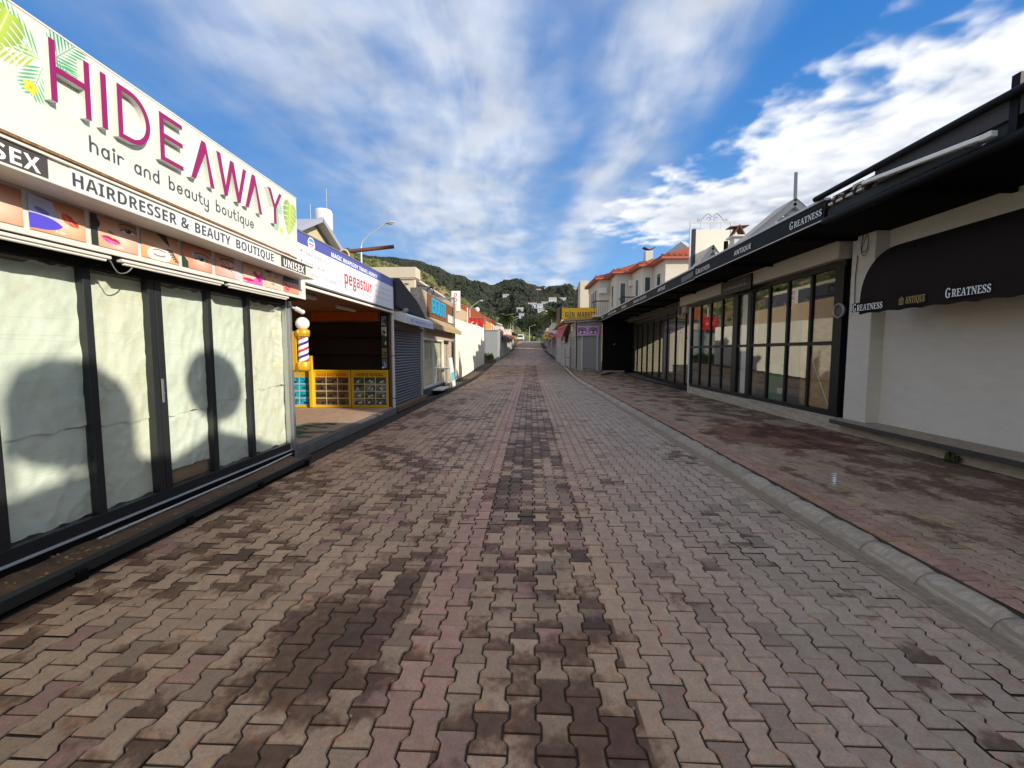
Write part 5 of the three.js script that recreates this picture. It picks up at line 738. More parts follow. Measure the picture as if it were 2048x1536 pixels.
function barrelAwning(za, zb, label) {
  const t = thing('barrel_awning', label, 'awning', [5.9, 2.3, (za + zb) / 2], 'barrel awnings'); const n = 14, pr = []; for (let i = 0; i <= n; i++) { const a = i / n * Math.PI / 2; pr.push([6.30 - 0.80 * Math.sin(a) ** 0.9, 2.50 + 0.92 * Math.cos(a)]); }
  const cloth = M([0.018, 0.0125, 0.0105], 0.85, { phys: 1, specularIntensity: 0.25, side: THREE.DoubleSide });
  const gs = []; for (let i = 0; i < n; i++) gs.push(quad([pr[i + 1][0], pr[i + 1][1], za], [pr[i + 1][0], pr[i + 1][1], zb], [pr[i][0], pr[i][1], zb], [pr[i][0], pr[i][1], za], 4, 1)); const g = mergeGeometries(gs); part('canopy', toCreasedNormals(g, 0.7), cloth, t);
  for (const z of [za, zb]) { const s = []; for (let i = 0; i < n; i++) s.push(quad([6.30, 2.5, z], [pr[i + 1][0], pr[i + 1][1], z], [pr[i][0], pr[i][1], z], [6.30, 2.5, z])); part('end_panel', s, cloth, t); }
  const v = quad([5.50, 2.24, za], [5.50, 2.24, zb], [5.50, 2.505, zb], [5.50, 2.505, za], 60, 3), p = v.attributes.position; for (let i = 0; i <= 60; i++) { p.setY(i, 2.25 + 0.02 * Math.abs(Math.sin((p.getZ(i)) * 8.5)) - 0.01); } for (let i = 0; i < p.count; i++) p.setX(i, p.getX(i) + 0.012 * Math.sin(p.getZ(i) * 8.5)); v.computeVertexNormals(); part('valance', v, cloth, t);
  part('frame', [rod([6.28, 3.43, za], [6.28, 3.43, zb], 0.02), rod([5.52, 2.52, za], [5.52, 2.52, zb], 0.015)], mat.steel, t); return t;
}
const aw1 = barrelAwning(-7.42, -5.02, 'black barrel awning with white and gold lettering beside the plaster column');
barrelAwning(-5.0, -2.2, 'plain black barrel awning next to the lettered one over the ledge');
{
  const gold = canvasTex(512, 160, (x, w, h) => { x.fillStyle = '#080707'; x.fillRect(0, 0, w, h); fit(x, 'ANTIQUE', w * 0.62, h * 0.45, w * 0.70, h * 0.5, 'bold SZ serif', '#b79b5a'); x.strokeStyle = '#b79b5a'; x.lineWidth = 9; x.strokeRect(24, 62, 74, 66); x.beginPath(); x.arc(61, 96, 17, 0, 7); x.stroke(); x.beginPath(); x.moveTo(18, 62); x.lineTo(61, 28); x.lineTo(104, 62); x.stroke(); x.fillStyle = '#8d774a'; x.fillRect(150, 122, 330, 8); });
  const put = (m, a, b, y0, y1) => part('lettering', printR(5.484, zAt(a, 600, 5.49), zAt(b, 600, 5.49), y0, y1), m, aw1); put(mGreat, 1706, 1768, 2.29, 2.44); put(inkMat(gold), 1797, 1853, 2.29, 2.46); put(mGreat, 1889, 1984, 2.32, 2.47);
}
{ const t = thing('vent_ring', 'round metal vent outlet on the black window frame', 'vent', [6.0, 2.3, -8.62]); part('ring', new THREE.TorusGeometry(0.13, 0.022, 10, 28).rotateY(Math.PI / 2).translate(6.0, 2.42, -8.62), mat.steel, t); part('disc', rod([6.06, 2.42, -8.62], [6.01, 2.42, -8.62], 0.12, 0.12, 24), M([0.08, 0.07, 0.06], 0.6), t); part('stem', rod([6.02, 2.42, -8.62], [6.1, 2.42, -8.62], 0.04), mat.steel, t); }
// ---------------------------------------------------------------- shop with the two big black window frames
{
  const X = 6.1, t = thing('antique_shop', 'empty shop with two tall black grid windows on a pale concrete kerb', 'shop', [X, 0, -12.4]);
  part('plinth', B(6.0, 6.5, 0, 0.315, -16.4, -8.5, 0.012), mat.creamDirty, t); part('sill', B(5.985, 6.12, 0.316, 0.33, -11.9, -8.55), M([0.5, 0.42, 0.32], 0.7), t);
  part('lintel', [B(5.88, 6.5, 3.40, 3.754, -17.2, -8.55, 0.03)], M([0.64, 0.57, 0.46], 0.9, { map: plasterMap, bumpMap: grainBump, bumpScale: 0.004 }), t);
  part('lintel_end', [B(5.95, 6.5, 3.12, 3.40, -17.2, -16.75, 0.06)], M([0.46, 0.41, 0.34], 0.9, { map: plasterMap }), t);
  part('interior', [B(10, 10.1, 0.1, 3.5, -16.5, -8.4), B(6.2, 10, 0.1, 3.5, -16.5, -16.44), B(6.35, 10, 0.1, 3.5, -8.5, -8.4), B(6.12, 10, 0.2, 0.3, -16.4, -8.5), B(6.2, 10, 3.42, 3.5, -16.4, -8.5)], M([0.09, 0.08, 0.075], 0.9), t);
  const py = 690, P = (px) => zAt(px, py, X);
  const z1 = [1384, 1401, 1421, 1444, 1467].map(P), z2 = [1503.5, 1536.7, 1574, 1620, 1669].map(P), zd0 = P(1476), zd1 = P(1496), zE = P(1687.5);
  const bx = (za, zb, y0, y1, o = 0.035) => B(X - o, X + 0.03, y0, y1, za, zb, 0.004);
  part('outer_frame', [bx(z1[0] - 0.08, zd1 + 0.1, 0.33, 0.43, 0.04), bx(z1[0] - 0.08, zd1 + 0.1, 3.27, 3.40, 0.04), bx(z2[0] - 0.06, zE, 0.331, 0.43, 0.045), bx(z2[0] - 0.06, zE, 3.275, 3.40, 0.045), bx(z2[4] + 0.02, zE - 0.012, 0.43, 3.275, 0.06), bx(zd1, z2[0] - 0.02, 0.43, 3.27, 0.05), bx(z1[0] - 0.08, z1[0] - 0.005, 0.43, 3.27, 0.05), bx(z1[4] + 0.02, zd0, 0.43, 3.27, 0.05)], mat.frame, t);
  part('dark_jamb', B(6.13, 6.2, 0.33, 3.5, zE - 0.01, -8.47), mat.blackMatt, t);
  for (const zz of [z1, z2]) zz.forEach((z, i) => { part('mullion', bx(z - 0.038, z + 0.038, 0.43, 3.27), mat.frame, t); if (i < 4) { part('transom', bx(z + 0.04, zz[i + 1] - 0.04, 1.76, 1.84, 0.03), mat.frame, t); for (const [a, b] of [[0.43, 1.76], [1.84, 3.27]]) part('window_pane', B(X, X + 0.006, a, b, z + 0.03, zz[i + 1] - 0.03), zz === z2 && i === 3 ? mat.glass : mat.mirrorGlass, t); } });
  part('transom', bx(zd0 + 0.01, zd1, 1.76, 1.83, 0.03), mat.frame, t); for (const [a, b] of [[0.43, 1.76], [1.83, 3.27]]) part('window_pane', B(X, X + 0.006, a, b, zd0, zd1), mat.glass, t);
  part('inner_pillar', B(6.14, 6.4, 0.44, 3.26, zd0 + 0.12, zd1 - 0.06), M([0.85, 0.82, 0.76], 0.85, { map: plasterMap }), t);
  part('downpipe', rod([X - 0.04, 0.1, z1[0] - 0.14], [X - 0.04, 3.3, z1[0] - 0.14], 0.035), mat.whitePlastic, t);
  const sg = canvasTex(512, 256, (x, w, h) => { x.fillStyle = '#131011'; x.fillRect(0, 0, w, h); x.strokeStyle = 'rgba(190,186,180,0.8)'; x.lineWidth = 5; x.lineCap = 'round'; const r = rng(5); let q = 60; while (q < 430) { x.beginPath(); x.moveTo(q, 170); x.bezierCurveTo(q + 8, 60 + 40 * r(), q + 22, 120, q + 12, 175); x.bezierCurveTo(q + 20, 150, q + 28, 140, q + 34, 168); x.stroke(); q += 30 + 20 * r(); } x.beginPath(); x.moveTo(330, 90); x.lineTo(345, 60); x.moveTo(370, 84); x.lineTo(390, 50); x.moveTo(410, 80); x.arc(420, 66, 16, 2, 6); x.stroke(); });
  const sf = zAt(1443, 570, 5.84), sn = zAt(1503, 560, 5.84); const sb = part('sign_board', B(5.83, 5.875, 3.30, 3.70, sf, sn), mat.black, t); part('scribble', printR(5.826, sf, sn, 3.31, 3.69), printMat(sg), sb);
  // what stands behind the glass
  const card = thing('cardboard_sheets', 'brown cardboard sheets leaning behind the window pane next to the column', 'cardboard', [6.3, 0.3, -9.2]); const cm = M([0.62, 0.38, 0.16], 0.9, { map: dirtyMap });
  part('sheet', B(6.112, 6.125, 0.45, 1.50, z2[3] - 0.3, z2[4]), cm, card); part('sheet', B(6.127, 6.137, 1.3, 2.32, z2[3] - 0.35, z2[4] - 0.02), cm, card); part('stick', rod([6.109, 0.46, z2[4] - 0.06], [6.109, 1.45, z2[3] + 0.08], 0.005), mat.whitePlastic, card);
  const gb = thing('green_board', 'dark green board standing inside behind the second pane', 'board', [6.5, 0.3, -11.4]); part('board', B(6.13, 6.15, 0.31, 1.32, z2[1] + 0.02, z2[2] - 0.02), M([0.02, 0.20, 0.08], 0.6), gb); part('paper', B(6.118, 6.126, 0.6, 0.74, z2[2] - 0.35, z2[2] - 0.15), mat.whitePaint, gb);
}
// ---------------------------------------------------------------- glazed shop that stands back
{
  const t = thing('glazed_shop', 'dim glazed shopfront set back between the grid windows and a black wall', 'shop', [6.7, 0, -23]);
  const A = [6.42, -16.7], Bq = [7.0, -29.3], at = (f) => [lerp(A[0], Bq[0], f), lerp(A[1], Bq[1], f)]; const n = 9;
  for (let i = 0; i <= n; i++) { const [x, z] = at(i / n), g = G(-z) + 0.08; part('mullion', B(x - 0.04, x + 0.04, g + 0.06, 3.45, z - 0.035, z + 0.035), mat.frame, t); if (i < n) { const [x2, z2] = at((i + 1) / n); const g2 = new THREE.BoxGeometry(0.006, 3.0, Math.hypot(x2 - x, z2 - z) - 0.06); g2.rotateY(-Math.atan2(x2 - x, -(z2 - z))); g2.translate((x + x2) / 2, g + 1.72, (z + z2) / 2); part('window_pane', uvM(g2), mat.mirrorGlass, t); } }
  part('bottom_rail', bar([A[0], 0.16, A[1]], [Bq[0], G(29) + 0.16, Bq[1]], 0.1, 0.14), mat.frame, t); part('top_rail', bar([A[0], 3.25, A[1]], [Bq[0], 3.35, Bq[1]], 0.1, 0.12), mat.frame, t); part('header', bar([A[0] + 0.05, 3.56, A[1]], [Bq[0] + 0.05, 3.56, Bq[1]], 0.1, 0.36), M([0.04, 0.037, 0.037], 0.7), t);
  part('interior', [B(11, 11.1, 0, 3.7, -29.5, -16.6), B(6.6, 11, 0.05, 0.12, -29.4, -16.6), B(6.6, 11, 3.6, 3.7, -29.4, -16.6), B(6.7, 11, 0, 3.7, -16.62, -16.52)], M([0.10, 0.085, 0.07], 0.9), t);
  part('inner_pillar', [B(7.3, 7.6, 0.1, 3.6, -19.5, -19.2), B(7.4, 7.7, 0.1, 3.6, -24.2, -23.9)], M([0.45, 0.44, 0.40], 0.8), t);
  part('counter', [B(7.6, 8.4, 0.12, 0.9, -23, -18), B(7.55, 8.45, 0.9, 0.95, -23.05, -17.95)], M([0.35, 0.27, 0.16], 0.6), t);
  part('black_wall', B(4.95, 7.06, 0.2, 3.75, -29.6, -29.42), mat.blackMatt, t); part('wall_stud', new THREE.SphereGeometry(0.03, 10, 8).translate(5.75, 2.15, -29.4), mat.whitePlastic, t); part('threshold', B(5.0, 6.4, 0.2, 0.36, -29.42, -29.1), mat.concrete, t);
  for (const [x, z] of [[6.28, -18.0], [6.30, -18.5]]) part('spot_lamp', [new THREE.SphereGeometry(0.05, 12, 10).translate(x, 3.15, z), rod([x, 3.19, z], [x, 3.76, z], 0.008)], mat.whitePlastic, t);
  const dl = thing('delivered_plank', 'short dark plank lying on the paving before the black wall', 'plank', [4.9, 0.3, -27.5]); part('plank', bar([4.55, G(28) + 0.10, -26.9], [5.5, G(29) + 0.10, -28.6], 0.18, 0.03), mat.blackMatt, dl);
}
// ---------------------------------------------------------------- market kiosk
{
  const t = thing('market_kiosk', 'corner market kiosk with closed grey shutters and a yellow sign', 'kiosk', [3.6, 0.3, -33]); const ys = 0.25;
  const shut = M([0.46, 0.45, 0.42], 0.55, { metalness: 0.2 }), shutD = M([0.27, 0.27, 0.27], 0.55, { metalness: 0.3 });
  const pts = [[5.0, -30.4], [3.28, -30.6], [2.98, -33], [2.72, -37], [2.6, -42]]; const s = new THREE.Shape([[5.0, 30.4], [3.28, 30.6], [2.98, 33], [2.72, 37], [2.6, 42], [5.0, 42]].map(([a, b]) => new THREE.Vector2(a + 0.08, -b - 0.08))); const w = new THREE.ExtrudeGeometry(s, { depth: 3.5, bevelEnabled: false }); w.rotateX(-Math.PI / 2); w.applyMatrix4(new THREE.Matrix4().makeScale(1, 1, -1)); const wi = w; for (let i = 0; i < wi.attributes.position.count; i += 3) { const p = wi.attributes.position, a = [p.getX(i), p.getY(i), p.getZ(i)]; p.setXYZ(i, p.getX(i + 1), p.getY(i + 1), p.getZ(i + 1)); p.setXYZ(i + 1, ...a); } w.computeVertexNormals(); w.translate(0, ys, 0); part('wall', uvM(w), M([0.42, 0.40, 0.37], 0.8), t);
  const slats = (a, b, m, y0, y1, step) => { for (let y = y0; y < y1; y += step) part('shutter_slat', bar([a[0], y + step / 2, a[1]], [b[0], y + step / 2, b[1]], 0.035, step * 0.86), m, t); };
  slats([4.72, -30.42], [3.72, -30.53], shutD, ys + 0.2, 2.75, 0.11); slats([3.02, -32.9], [2.75, -36.8], shut, ys + 0.25, 2.6, 0.12); slats([2.72, -37.1], [2.6, -41.9], shut, ys + 0.45, 2.9, 0.12); slats([3.26, -30.7], [3.02, -32.7], shutD, ys + 0.2, 2.7, 0.11);
  part('guide_rail', [[3.68, -30.5], [4.76, -30.38], [3.27, -30.56], [3.0, -32.8], [2.73, -36.95]].map(([x, z]) => B(x - 0.05, x + 0.05, ys, 2.9, z - 0.04, z + 0.05)), mat.galv, t);
  const eyes = canvasTex(1024, 256, (x, ww, h) => { x.fillStyle = '#c69ac4'; x.fillRect(0, 0, ww, h); for (const cx of [250, 690]) { x.save(); x.translate(cx, 150); x.fillStyle = '#8d5f96'; x.beginPath(); x.ellipse(0, -10, 190, 78, 0, 0, 7); x.fill(); x.strokeStyle = '#3d2344'; x.lineWidth = 20; x.beginPath(); x.moveTo(-190, -60); x.quadraticCurveTo(-20, -150, 170, -70); x.stroke(); x.fillStyle = '#e8dcea'; x.beginPath(); x.moveTo(-150, 20); x.quadraticCurveTo(0, -80, 150, 15); x.quadraticCurveTo(0, 70, -150, 20); x.fill(); x.fillStyle = '#4b3a55'; x.beginPath(); x.arc(5, 2, 46, 0, 7); x.fill(); x.fillStyle = '#1b1020'; x.beginPath(); x.arc(5, 2, 22, 0, 7); x.fill(); x.fillStyle = '#fff'; x.beginPath(); x.arc(-8, 6, 12, 0, 7); x.fill(); x.strokeStyle = '#25152a'; x.lineWidth = 14; x.beginPath(); x.moveTo(-155, 20); x.quadraticCurveTo(0, -86, 158, 12); x.stroke(); x.restore(); } x.fillStyle = '#b86b8a'; x.fillRect(930, 0, 94, h); });
  const eb = part('banner', B(3.22, 5.02, 2.78, 3.44, -30.36, -30.3), mat.whitePlastic, t, 'pink banner printed with a pair of made-up eyes'); part('banner_print', printZ(-30.295, 3.24, 5.0, 2.8, 3.42), printMat(eyes), eb);
  part('roof', prism([[2.2, 3.75], [2.6, 4.02], [5.4, 4.1], [5.4, 3.95], [2.6, 3.80]], 'z', -43, -30.0), M([0.70, 0.48, 0.14], 0.6, { map: dirtyMap }), t);
  part('roof_beam', [bar([2.4, 3.7, -30.1], [5.2, 3.85, -30.1], 0.06, 0.08), bar([3.2, 2.6, -30.15], [3.2, 3.8, -30.15], 0.04)], mat.steel, t);
  const gm = canvasTex(1024, 256, (x, ww, h) => { x.fillStyle = '#e8b61a'; x.fillRect(0, 0, ww, h); fit(x, 'GÜN', ww * 0.22, h * 0.58, ww * 0.28, h * 0.48, 'bold SZ sans-serif', '#3a2b10'); fit(x, 'MARKET', ww * 0.67, h * 0.58, ww * 0.5, h * 0.48, 'bold SZ sans-serif', '#3a2b10'); });
  const sb = part('sign_box', B(2.3, 5.0, 4.02, 4.85, -31.9, -31.6), mat.black, t); part('sign_print', printZ(-31.594, 2.32, 4.98, 4.04, 4.83), printMat(gm), sb);
  part('post', rod([3.22, ys + 0.05, -29.9], [3.22, 3.75, -29.9], 0.035), mat.black, t);
  part('side_sign', B(2.2, 2.3, 3.9, 5.0, -36, -31.9), mat.anth, t);
  const aw = part('red_awning', quad([2.35, 2.72, -33.0], [2.15, 2.72, -37.0], [2.45, 3.65, -37.0], [2.85, 3.65, -32.6], 10, 3), M([0.52, 0.10, 0.13], 0.8, { side: THREE.DoubleSide }), t); part('awning_roller', rod([2.82, 3.68, -32.5], [2.42, 3.68, -37.1], 0.06), mat.whitePlastic, aw);
  part('lantern', [new THREE.CapsuleGeometry(0.09, 0.35, 6, 12).translate(3.05, 3.35, -31.0)], mat.whitePlastic, t); part('wire_rack', [rod([3.0, ys + 0.05, -32], [3.0, 2.0, -32], 0.02), rod([2.75, ys + 0.1, -33.5], [2.75, 1.9, -33.5], 0.02), rod([3.0, 1.2, -32], [2.75, 1.2, -33.5], 0.02)], mat.black, t);
  const win = part('dark_hatch', B(2.72, 2.8, 2.35, 2.85, -36.4, -33.6), mat.darkGlass, t);
}
function roundSign(x, y, d, r, m, rim, label) { const t = thing('round_sign', label, 'sign', [x, y - r, -d], 'round projecting signs'); part('disc', new THREE.CylinderGeometry(r, r, 0.12, 32).rotateX(Math.PI / 2).translate(x, y, -d), m, t); part('rim', new THREE.TorusGeometry(r, 0.04, 8, 32).translate(x, y, -d + 0.06), rim, t); part('mark', [B(x - r * 0.5, x + r * 0.5, y - r * 0.12, y + r * 0.12, -d + 0.061, -d + 0.075), B(x - r * 0.35, x + r * 0.35, y + r * 0.22, y + r * 0.34, -d + 0.061, -d + 0.075)], rim, t); part('arm', bar([x + r * 0.9, y, -d], [x + r + 0.6, y, -d], 0.05), mat.steel, t); }
roundSign(2.15, 3.28, 44, 0.33, M([0.45, 0.05, 0.08], 0.5), M([0.6, 0.3, 0.3], 0.5), 'round red sign projecting beyond the market kiosk');
roundSign(1.95, 3.55, 52, 0.45, M([0.72, 0.55, 0.05], 0.5), M([0.12, 0.10, 0.03], 0.5), 'round yellow sign projecting beyond the red one');
farShop({ x: 3.0, d0: 43, d1: 50, h: 4.3, wall: M([0.5, 0.40, 0.25], 0.8), side: -1, awn: cl(0.62, 0.42, 0.12), reach: 0.9, label: 'shop with a mustard awning behind the market kiosk', sign: cl(0.55, 0.38, 0.1) });
farShop({ x: 3.1, d0: 50.5, d1: 59, h: 4.2, wall: mat.whitePaint, side: -1, awn: cl(0.45, 0.47, 0.5), reach: 1.1, label: 'white shop with a grey-white awning up the right side' });
farShop({ x: 3.1, d0: 60, d1: 70, h: 4.4, wall: mat.whitePaint, side: -1, awn: cl(0.25, 0.36, 0.55), reach: 1.0, label: 'white shop with a blue awning up the right side' });
farShop({ x: 3.3, d0: 71, d1: 84, h: 4.0, wall: mat.cream, side: -1, awn: cl(0.06, 0.06, 0.07), reach: 0.8, label: 'cream shop with a dark awning up the right side' });
farShop({ x: 3.4, d0: 88, d1: 106, h: 3.6, wall: mat.cream, side: -1, awn: cl(0.5, 0.5, 0.48), reach: 0.8, label: 'cream shop with a white awning near the top of the street, right side' });
// ---------------------------------------------------------------- red-roofed house behind the canopy
{
  const t = thing('red_roof_house', 'cream house with stepped bays and a red tiled roof above the black canopy', 'house', [8, 3.8, -29]); const EY = 6.75;
  const P = [[12, -23.9], [7.14, -23.9], [7.1, -26], [6.45, -26], [6.3, -28.2], [5.29, -28.2], [5.35, -30.5], [4.56, -30.5], [4.43, -35.4], [12, -35.4]];
  const ins = P.map(([x, z], i) => [x + (i === 0 ? 0 : i === 9 ? 0 : 0.32), z - (i === 8 || i === 9 ? -0.3 : 0.32)]);
  const s = new THREE.Shape(ins.map(([x, z]) => new THREE.Vector2(x, -z))); const w = new THREE.ExtrudeGeometry(s, { depth: 2.85, bevelEnabled: false }); w.rotateX(-Math.PI / 2); w.translate(0, 3.85, 0);
  part('wall', uvM(w), M([0.80, 0.74, 0.64], 0.88, { map: plasterMap }), t);
  part('ground_floor', [B(6, 12, 0.2, 3.84, -35.2, -31.6)], mat.cream, t);
  const sE = new THREE.Shape(P.map(([x, z]) => new THREE.Vector2(x, -z))); const e = new THREE.ExtrudeGeometry(sE, { depth: 0.13, bevelEnabled: false }); e.rotateX(-Math.PI / 2); e.translate(0, EY - 0.05, 0); part('eaves', uvM(e), M([0.40, 0.10, 0.06], 0.7), t);
  const rf = []; for (let i = 0; i < 8; i++) { const [a, b] = [P[i], P[i + 1]]; const up = ([x, z]) => [Math.min(x + 2.6, 12), EY + 0.09 + 1.0 * clamp((12 - x) / 2.6), z - 1.4]; const A = [a[0] - 0.02, EY + 0.09, a[1] + 0.02], Bb = [b[0] - 0.02, EY + 0.09, b[1] + 0.02]; const A2 = i === 0 ? [12, EY + 1.25, a[1] - 2.6] : up(a), B2 = up(b); rf.push(quad(Bb, A, A2, B2, 1, 1)); } part('roof', rf, M([0.44, 0.10, 0.045], 0.8, { map: rep(tex.dirty, 0.8), side: THREE.DoubleSide }), t);
  for (let i = 0; i < 8; i++) { const [a, b] = [P[i], P[i + 1]], L = Math.hypot(b[0] - a[0], b[1] - a[1]), n = Math.max(1, Math.round(L / 0.3)); for (let k = 0; k < n; k++) { const f = (k + 0.5) / n, x = lerp(a[0], b[0], f), z = lerp(a[1], b[1], f), along = Math.abs(b[0] - a[0]) > Math.abs(b[1] - a[1]); const c = new THREE.CylinderGeometry(0.065, 0.065, 0.5, 8, 1, false, 0, TAU); if (along) c.rotateX(Math.PI / 2 + 0.35); else c.rotateZ(Math.PI / 2 + 0.35); c.translate(x + (along ? 0 : 0.24), EY + 0.17, z - (along ? 0.24 : 0)); part('roof_tile', c, mat.redTile, t); } }
  const wz = (x0, x1, y0, y1, z) => { const f = part('window', B(x0 - 0.05, x1 + 0.05, y0 - 0.05, y1 + 0.05, z, z + 0.03), mat.whitePlastic, t); part('pane', B(x0, x1, y0, y1, z + 0.03, z + 0.036), mat.darkGlass, f); };
  for (const [x, za, zb] of [[7.42, -24.9, -25.5], [6.70, -27.0, -27.6], [5.64, -29.4, -29.9], [4.82, -31.6, -32.0], [4.82, -32.5, -32.9], [4.82, -33.4, -33.8], [4.82, -34.2, -34.6]]) windowOn(t, -1, x, za, zb, 4.7, 6.1);
  wz(6.9, 7.2, 4.6, 6.1, -26.31); wz(5.9, 6.2, 4.6, 6.1, -28.51);
  const rail = (x0, x1, z, zb) => { const b = part('balcony', [B(x0, x1, 4.0, 4.12, zb, z)], mat.whitePaint, t); const g = [rod([x0 + 0.05, 5.05, z - 0.05], [x1, 5.05, z - 0.05], 0.035), rod([x0 + 0.05, 5.05, z - 0.05], [x0 + 0.05, 5.05, zb], 0.035)]; for (let x = x0 + 0.05; x < x1; x += 0.14) g.push(rod([x, 4.1, z - 0.05], [x, 5.05, z - 0.05], 0.012, 0.012, 5)); part('railing', g, mat.black, b); };
  rail(4.3, 5.3, -29.2, -30.6); rail(5.75, 6.6, -27.2, -28.4);
  for (const [x, y, z] of [[5.2, 5.75, -30.72], [6.75, 5.9, -28.44]]) part('air_conditioner', B(x - 0.35, x + 0.2, y, y + 0.4, z - 0.1, z + 0.16, 0.02), mat.whitePlastic, t);
  part('parapet', [prism([[-34, 7.6], [-34, 8.3], [-27, 8.35], [-25.5, 7.6]], 'x', 9.2, 9.5)], mat.whitePaint, t); part('chimney', [B(7.6, 8.1, 7.2, 8.3, -29.5, -29, 0.02)], mat.whitePaint, t); part('chimney_cap', [bar([7.5, 8.55, -29.25], [7.9, 8.35, -29.25], 0.5, 0.04), bar([8.25, 8.55, -29.25], [7.85, 8.35, -29.25], 0.5, 0.04)], mat.rust, t);
}
{
  const t = thing('gabled_row_house', 'cream gabled house with dark red verges further up the right side', 'house', [7, 0.8, -50]); part('wall', [prism([[5.4, 0.8], [5.4, 7.0], [8, 9.3], [12, 7.0], [12, 0.8]], 'z', -58, -45)], mat.cream, t); part('tower', B(4.9, 5.7, 0.8, 8.6, -44.5, -42.5), mat.cream, t);
  part('verge', [bar([5.0, 6.75, -44.9], [8, 9.45, -44.9], 0.25, 0.16), bar([12.2, 7.0, -44.9], [8, 9.45, -44.9], 0.25, 0.16)], M([0.36, 0.10, 0.07], 0.7), t); part('roof', [quad([5.0, 6.75, -58.2], [5.0, 6.75, -44.8], [8, 9.5, -44.8], [8, 9.5, -58.2]), quad([12.2, 7.0, -44.8], [12.2, 7.0, -58.2], [8, 9.5, -58.2], [8, 9.5, -44.8])], M([0.42, 0.11, 0.06], 0.8, { side: THREE.DoubleSide }), t);
  for (const z of [-47, -50, -53]) windowOn(t, -1, 5.4, z, z - 1.1, 4.6, 6.1);
}
// ---------------------------------------------------------------- on the right-hand roof
function louvreGable(cx, z, w, yb, h, label) {
  const t = thing('louvred_gable', label, 'gable', [cx, yb, z], 'louvred roof gables'); const m = M([0.46, 0.455, 0.44], 0.75);
  part('frame', [bar([cx - w / 2, yb, z], [cx, yb + h, z], 0.14, 0.16), bar([cx + w / 2, yb, z], [cx, yb + h, z], 0.14, 0.16)], m, t);
  for (let k = 0; k < 6; k++) { const f = k / 6, y = yb + 0.05 + h * f, hw = w / 2 * (1 - f) - 0.05; if (hw > 0.08) part('louvre', bar([cx - hw, y, z - 0.05], [cx + hw, y, z - 0.05], 0.03, h / 6 * 0.75), m, t); }
  part('roof', [quad([cx - w / 2 - 0.1, yb, z - 0.8], [cx - w / 2 - 0.1, yb, z + 0.1], [cx, yb + h + 0.1, z + 0.1], [cx, yb + h + 0.1, z - 0.8]), quad([cx + w / 2 + 0.1, yb, z + 0.1], [cx + w / 2 + 0.1, yb, z - 0.8], [cx, yb + h + 0.1, z - 0.8], [cx, yb + h + 0.1, z + 0.1])], M([0.62, 0.50, 0.40], 0.8, { side: THREE.DoubleSide }), t); return t;
}
{ const p = atZ(1578, 398, -11.5); louvreGable(p[0] + 0.12, -11.5, 2.1, 4.55, p[1] - 4.65, 'grey louvred gable with a bare pole behind the canopy'); const q = atZ(1592, 345, -11.9), q0 = atZ(1592, 400, -11.9); solo('bare_pole', rod([q0[0], 4.5, -11.9], [q[0], q[1], -11.9], 0.045, 0.04), mat.steel, 'bare grey pole standing behind the louvred gable', 'pole'); }
{ const p = atZ(1425, 490, -17.5); louvreGable(p[0], -17.5, 1.7, 4.55, p[1] - 4.65, 'smaller louvred gable beside the blank billboard'); }
{
  const Z = -18.2, a = atZ(1391, 455, Z), b = atZ(1458, 465, Z), t = thing('blank_billboard', 'blank cream billboard in a scrolled iron frame on the right-hand roof', 'billboard', [(a[0] + b[0]) / 2, 4.2, Z]);
  const x0 = a[0], x1 = b[0], yt = a[1] - 0.08, yb = 4.55; part('panel', B(x0 + 0.02, x1, yb, yt, Z - 0.2, Z, 0.01), M([0.72, 0.70, 0.58], 0.6), t);
  part('panel_edge', B(x0 - 0.10, x0 + 0.018, yb, yt + 0.02, Z - 0.22, Z + 0.02), mat.anth, t); const fx0 = x0 - 0.2, fx1 = x1 + 0.08, ft = yt + 0.28; part('frame', [bar([fx0, 4.2, Z], [fx0, ft + 0.05, Z], 0.06), bar([fx1, 4.2, Z], [fx1, ft, Z], 0.05), bar([fx0, ft, Z], [fx1, ft, Z], 0.04), bar([fx0, 4.4, Z], [fx1, 4.4, Z], 0.04)].concat([0.25, 0.5, 0.75].map((f) => bar([lerp(fx0, fx1, f), yt, Z], [lerp(fx0, fx1, f), ft, Z], 0.025))), mat.galv, t);
  const cx = (fx0 + fx1) / 2 + 0.05, sc = (s) => { const pts = []; for (let k = 0; k <= 16; k++) { const q = k / 16 * 5.2; pts.push([cx + s * (0.12 + 0.09 * Math.cos(q) * (1 - k / 26)), ft + 0.13 + 0.09 * Math.sin(q) * (1 - k / 26), Z]); } return tube(pts, 0.014, 30, 6); }, arc = (s) => tube([[cx + s * 0.02, ft + 0.22, Z], [cx + s * 0.16, ft + 0.34, Z], [cx + s * 0.34, ft + 0.22, Z], [cx + s * 0.5, ft + 0.03, Z], [cx + s * 0.6, ft + 0.06, Z], [cx + s * 0.57, ft + 0.13, Z], [cx + s * 0.5, ft + 0.10, Z]], 0.015, 36, 6);
  part('scroll', [sc(1), sc(-1), arc(1), arc(-1)], mat.steel, t);
}
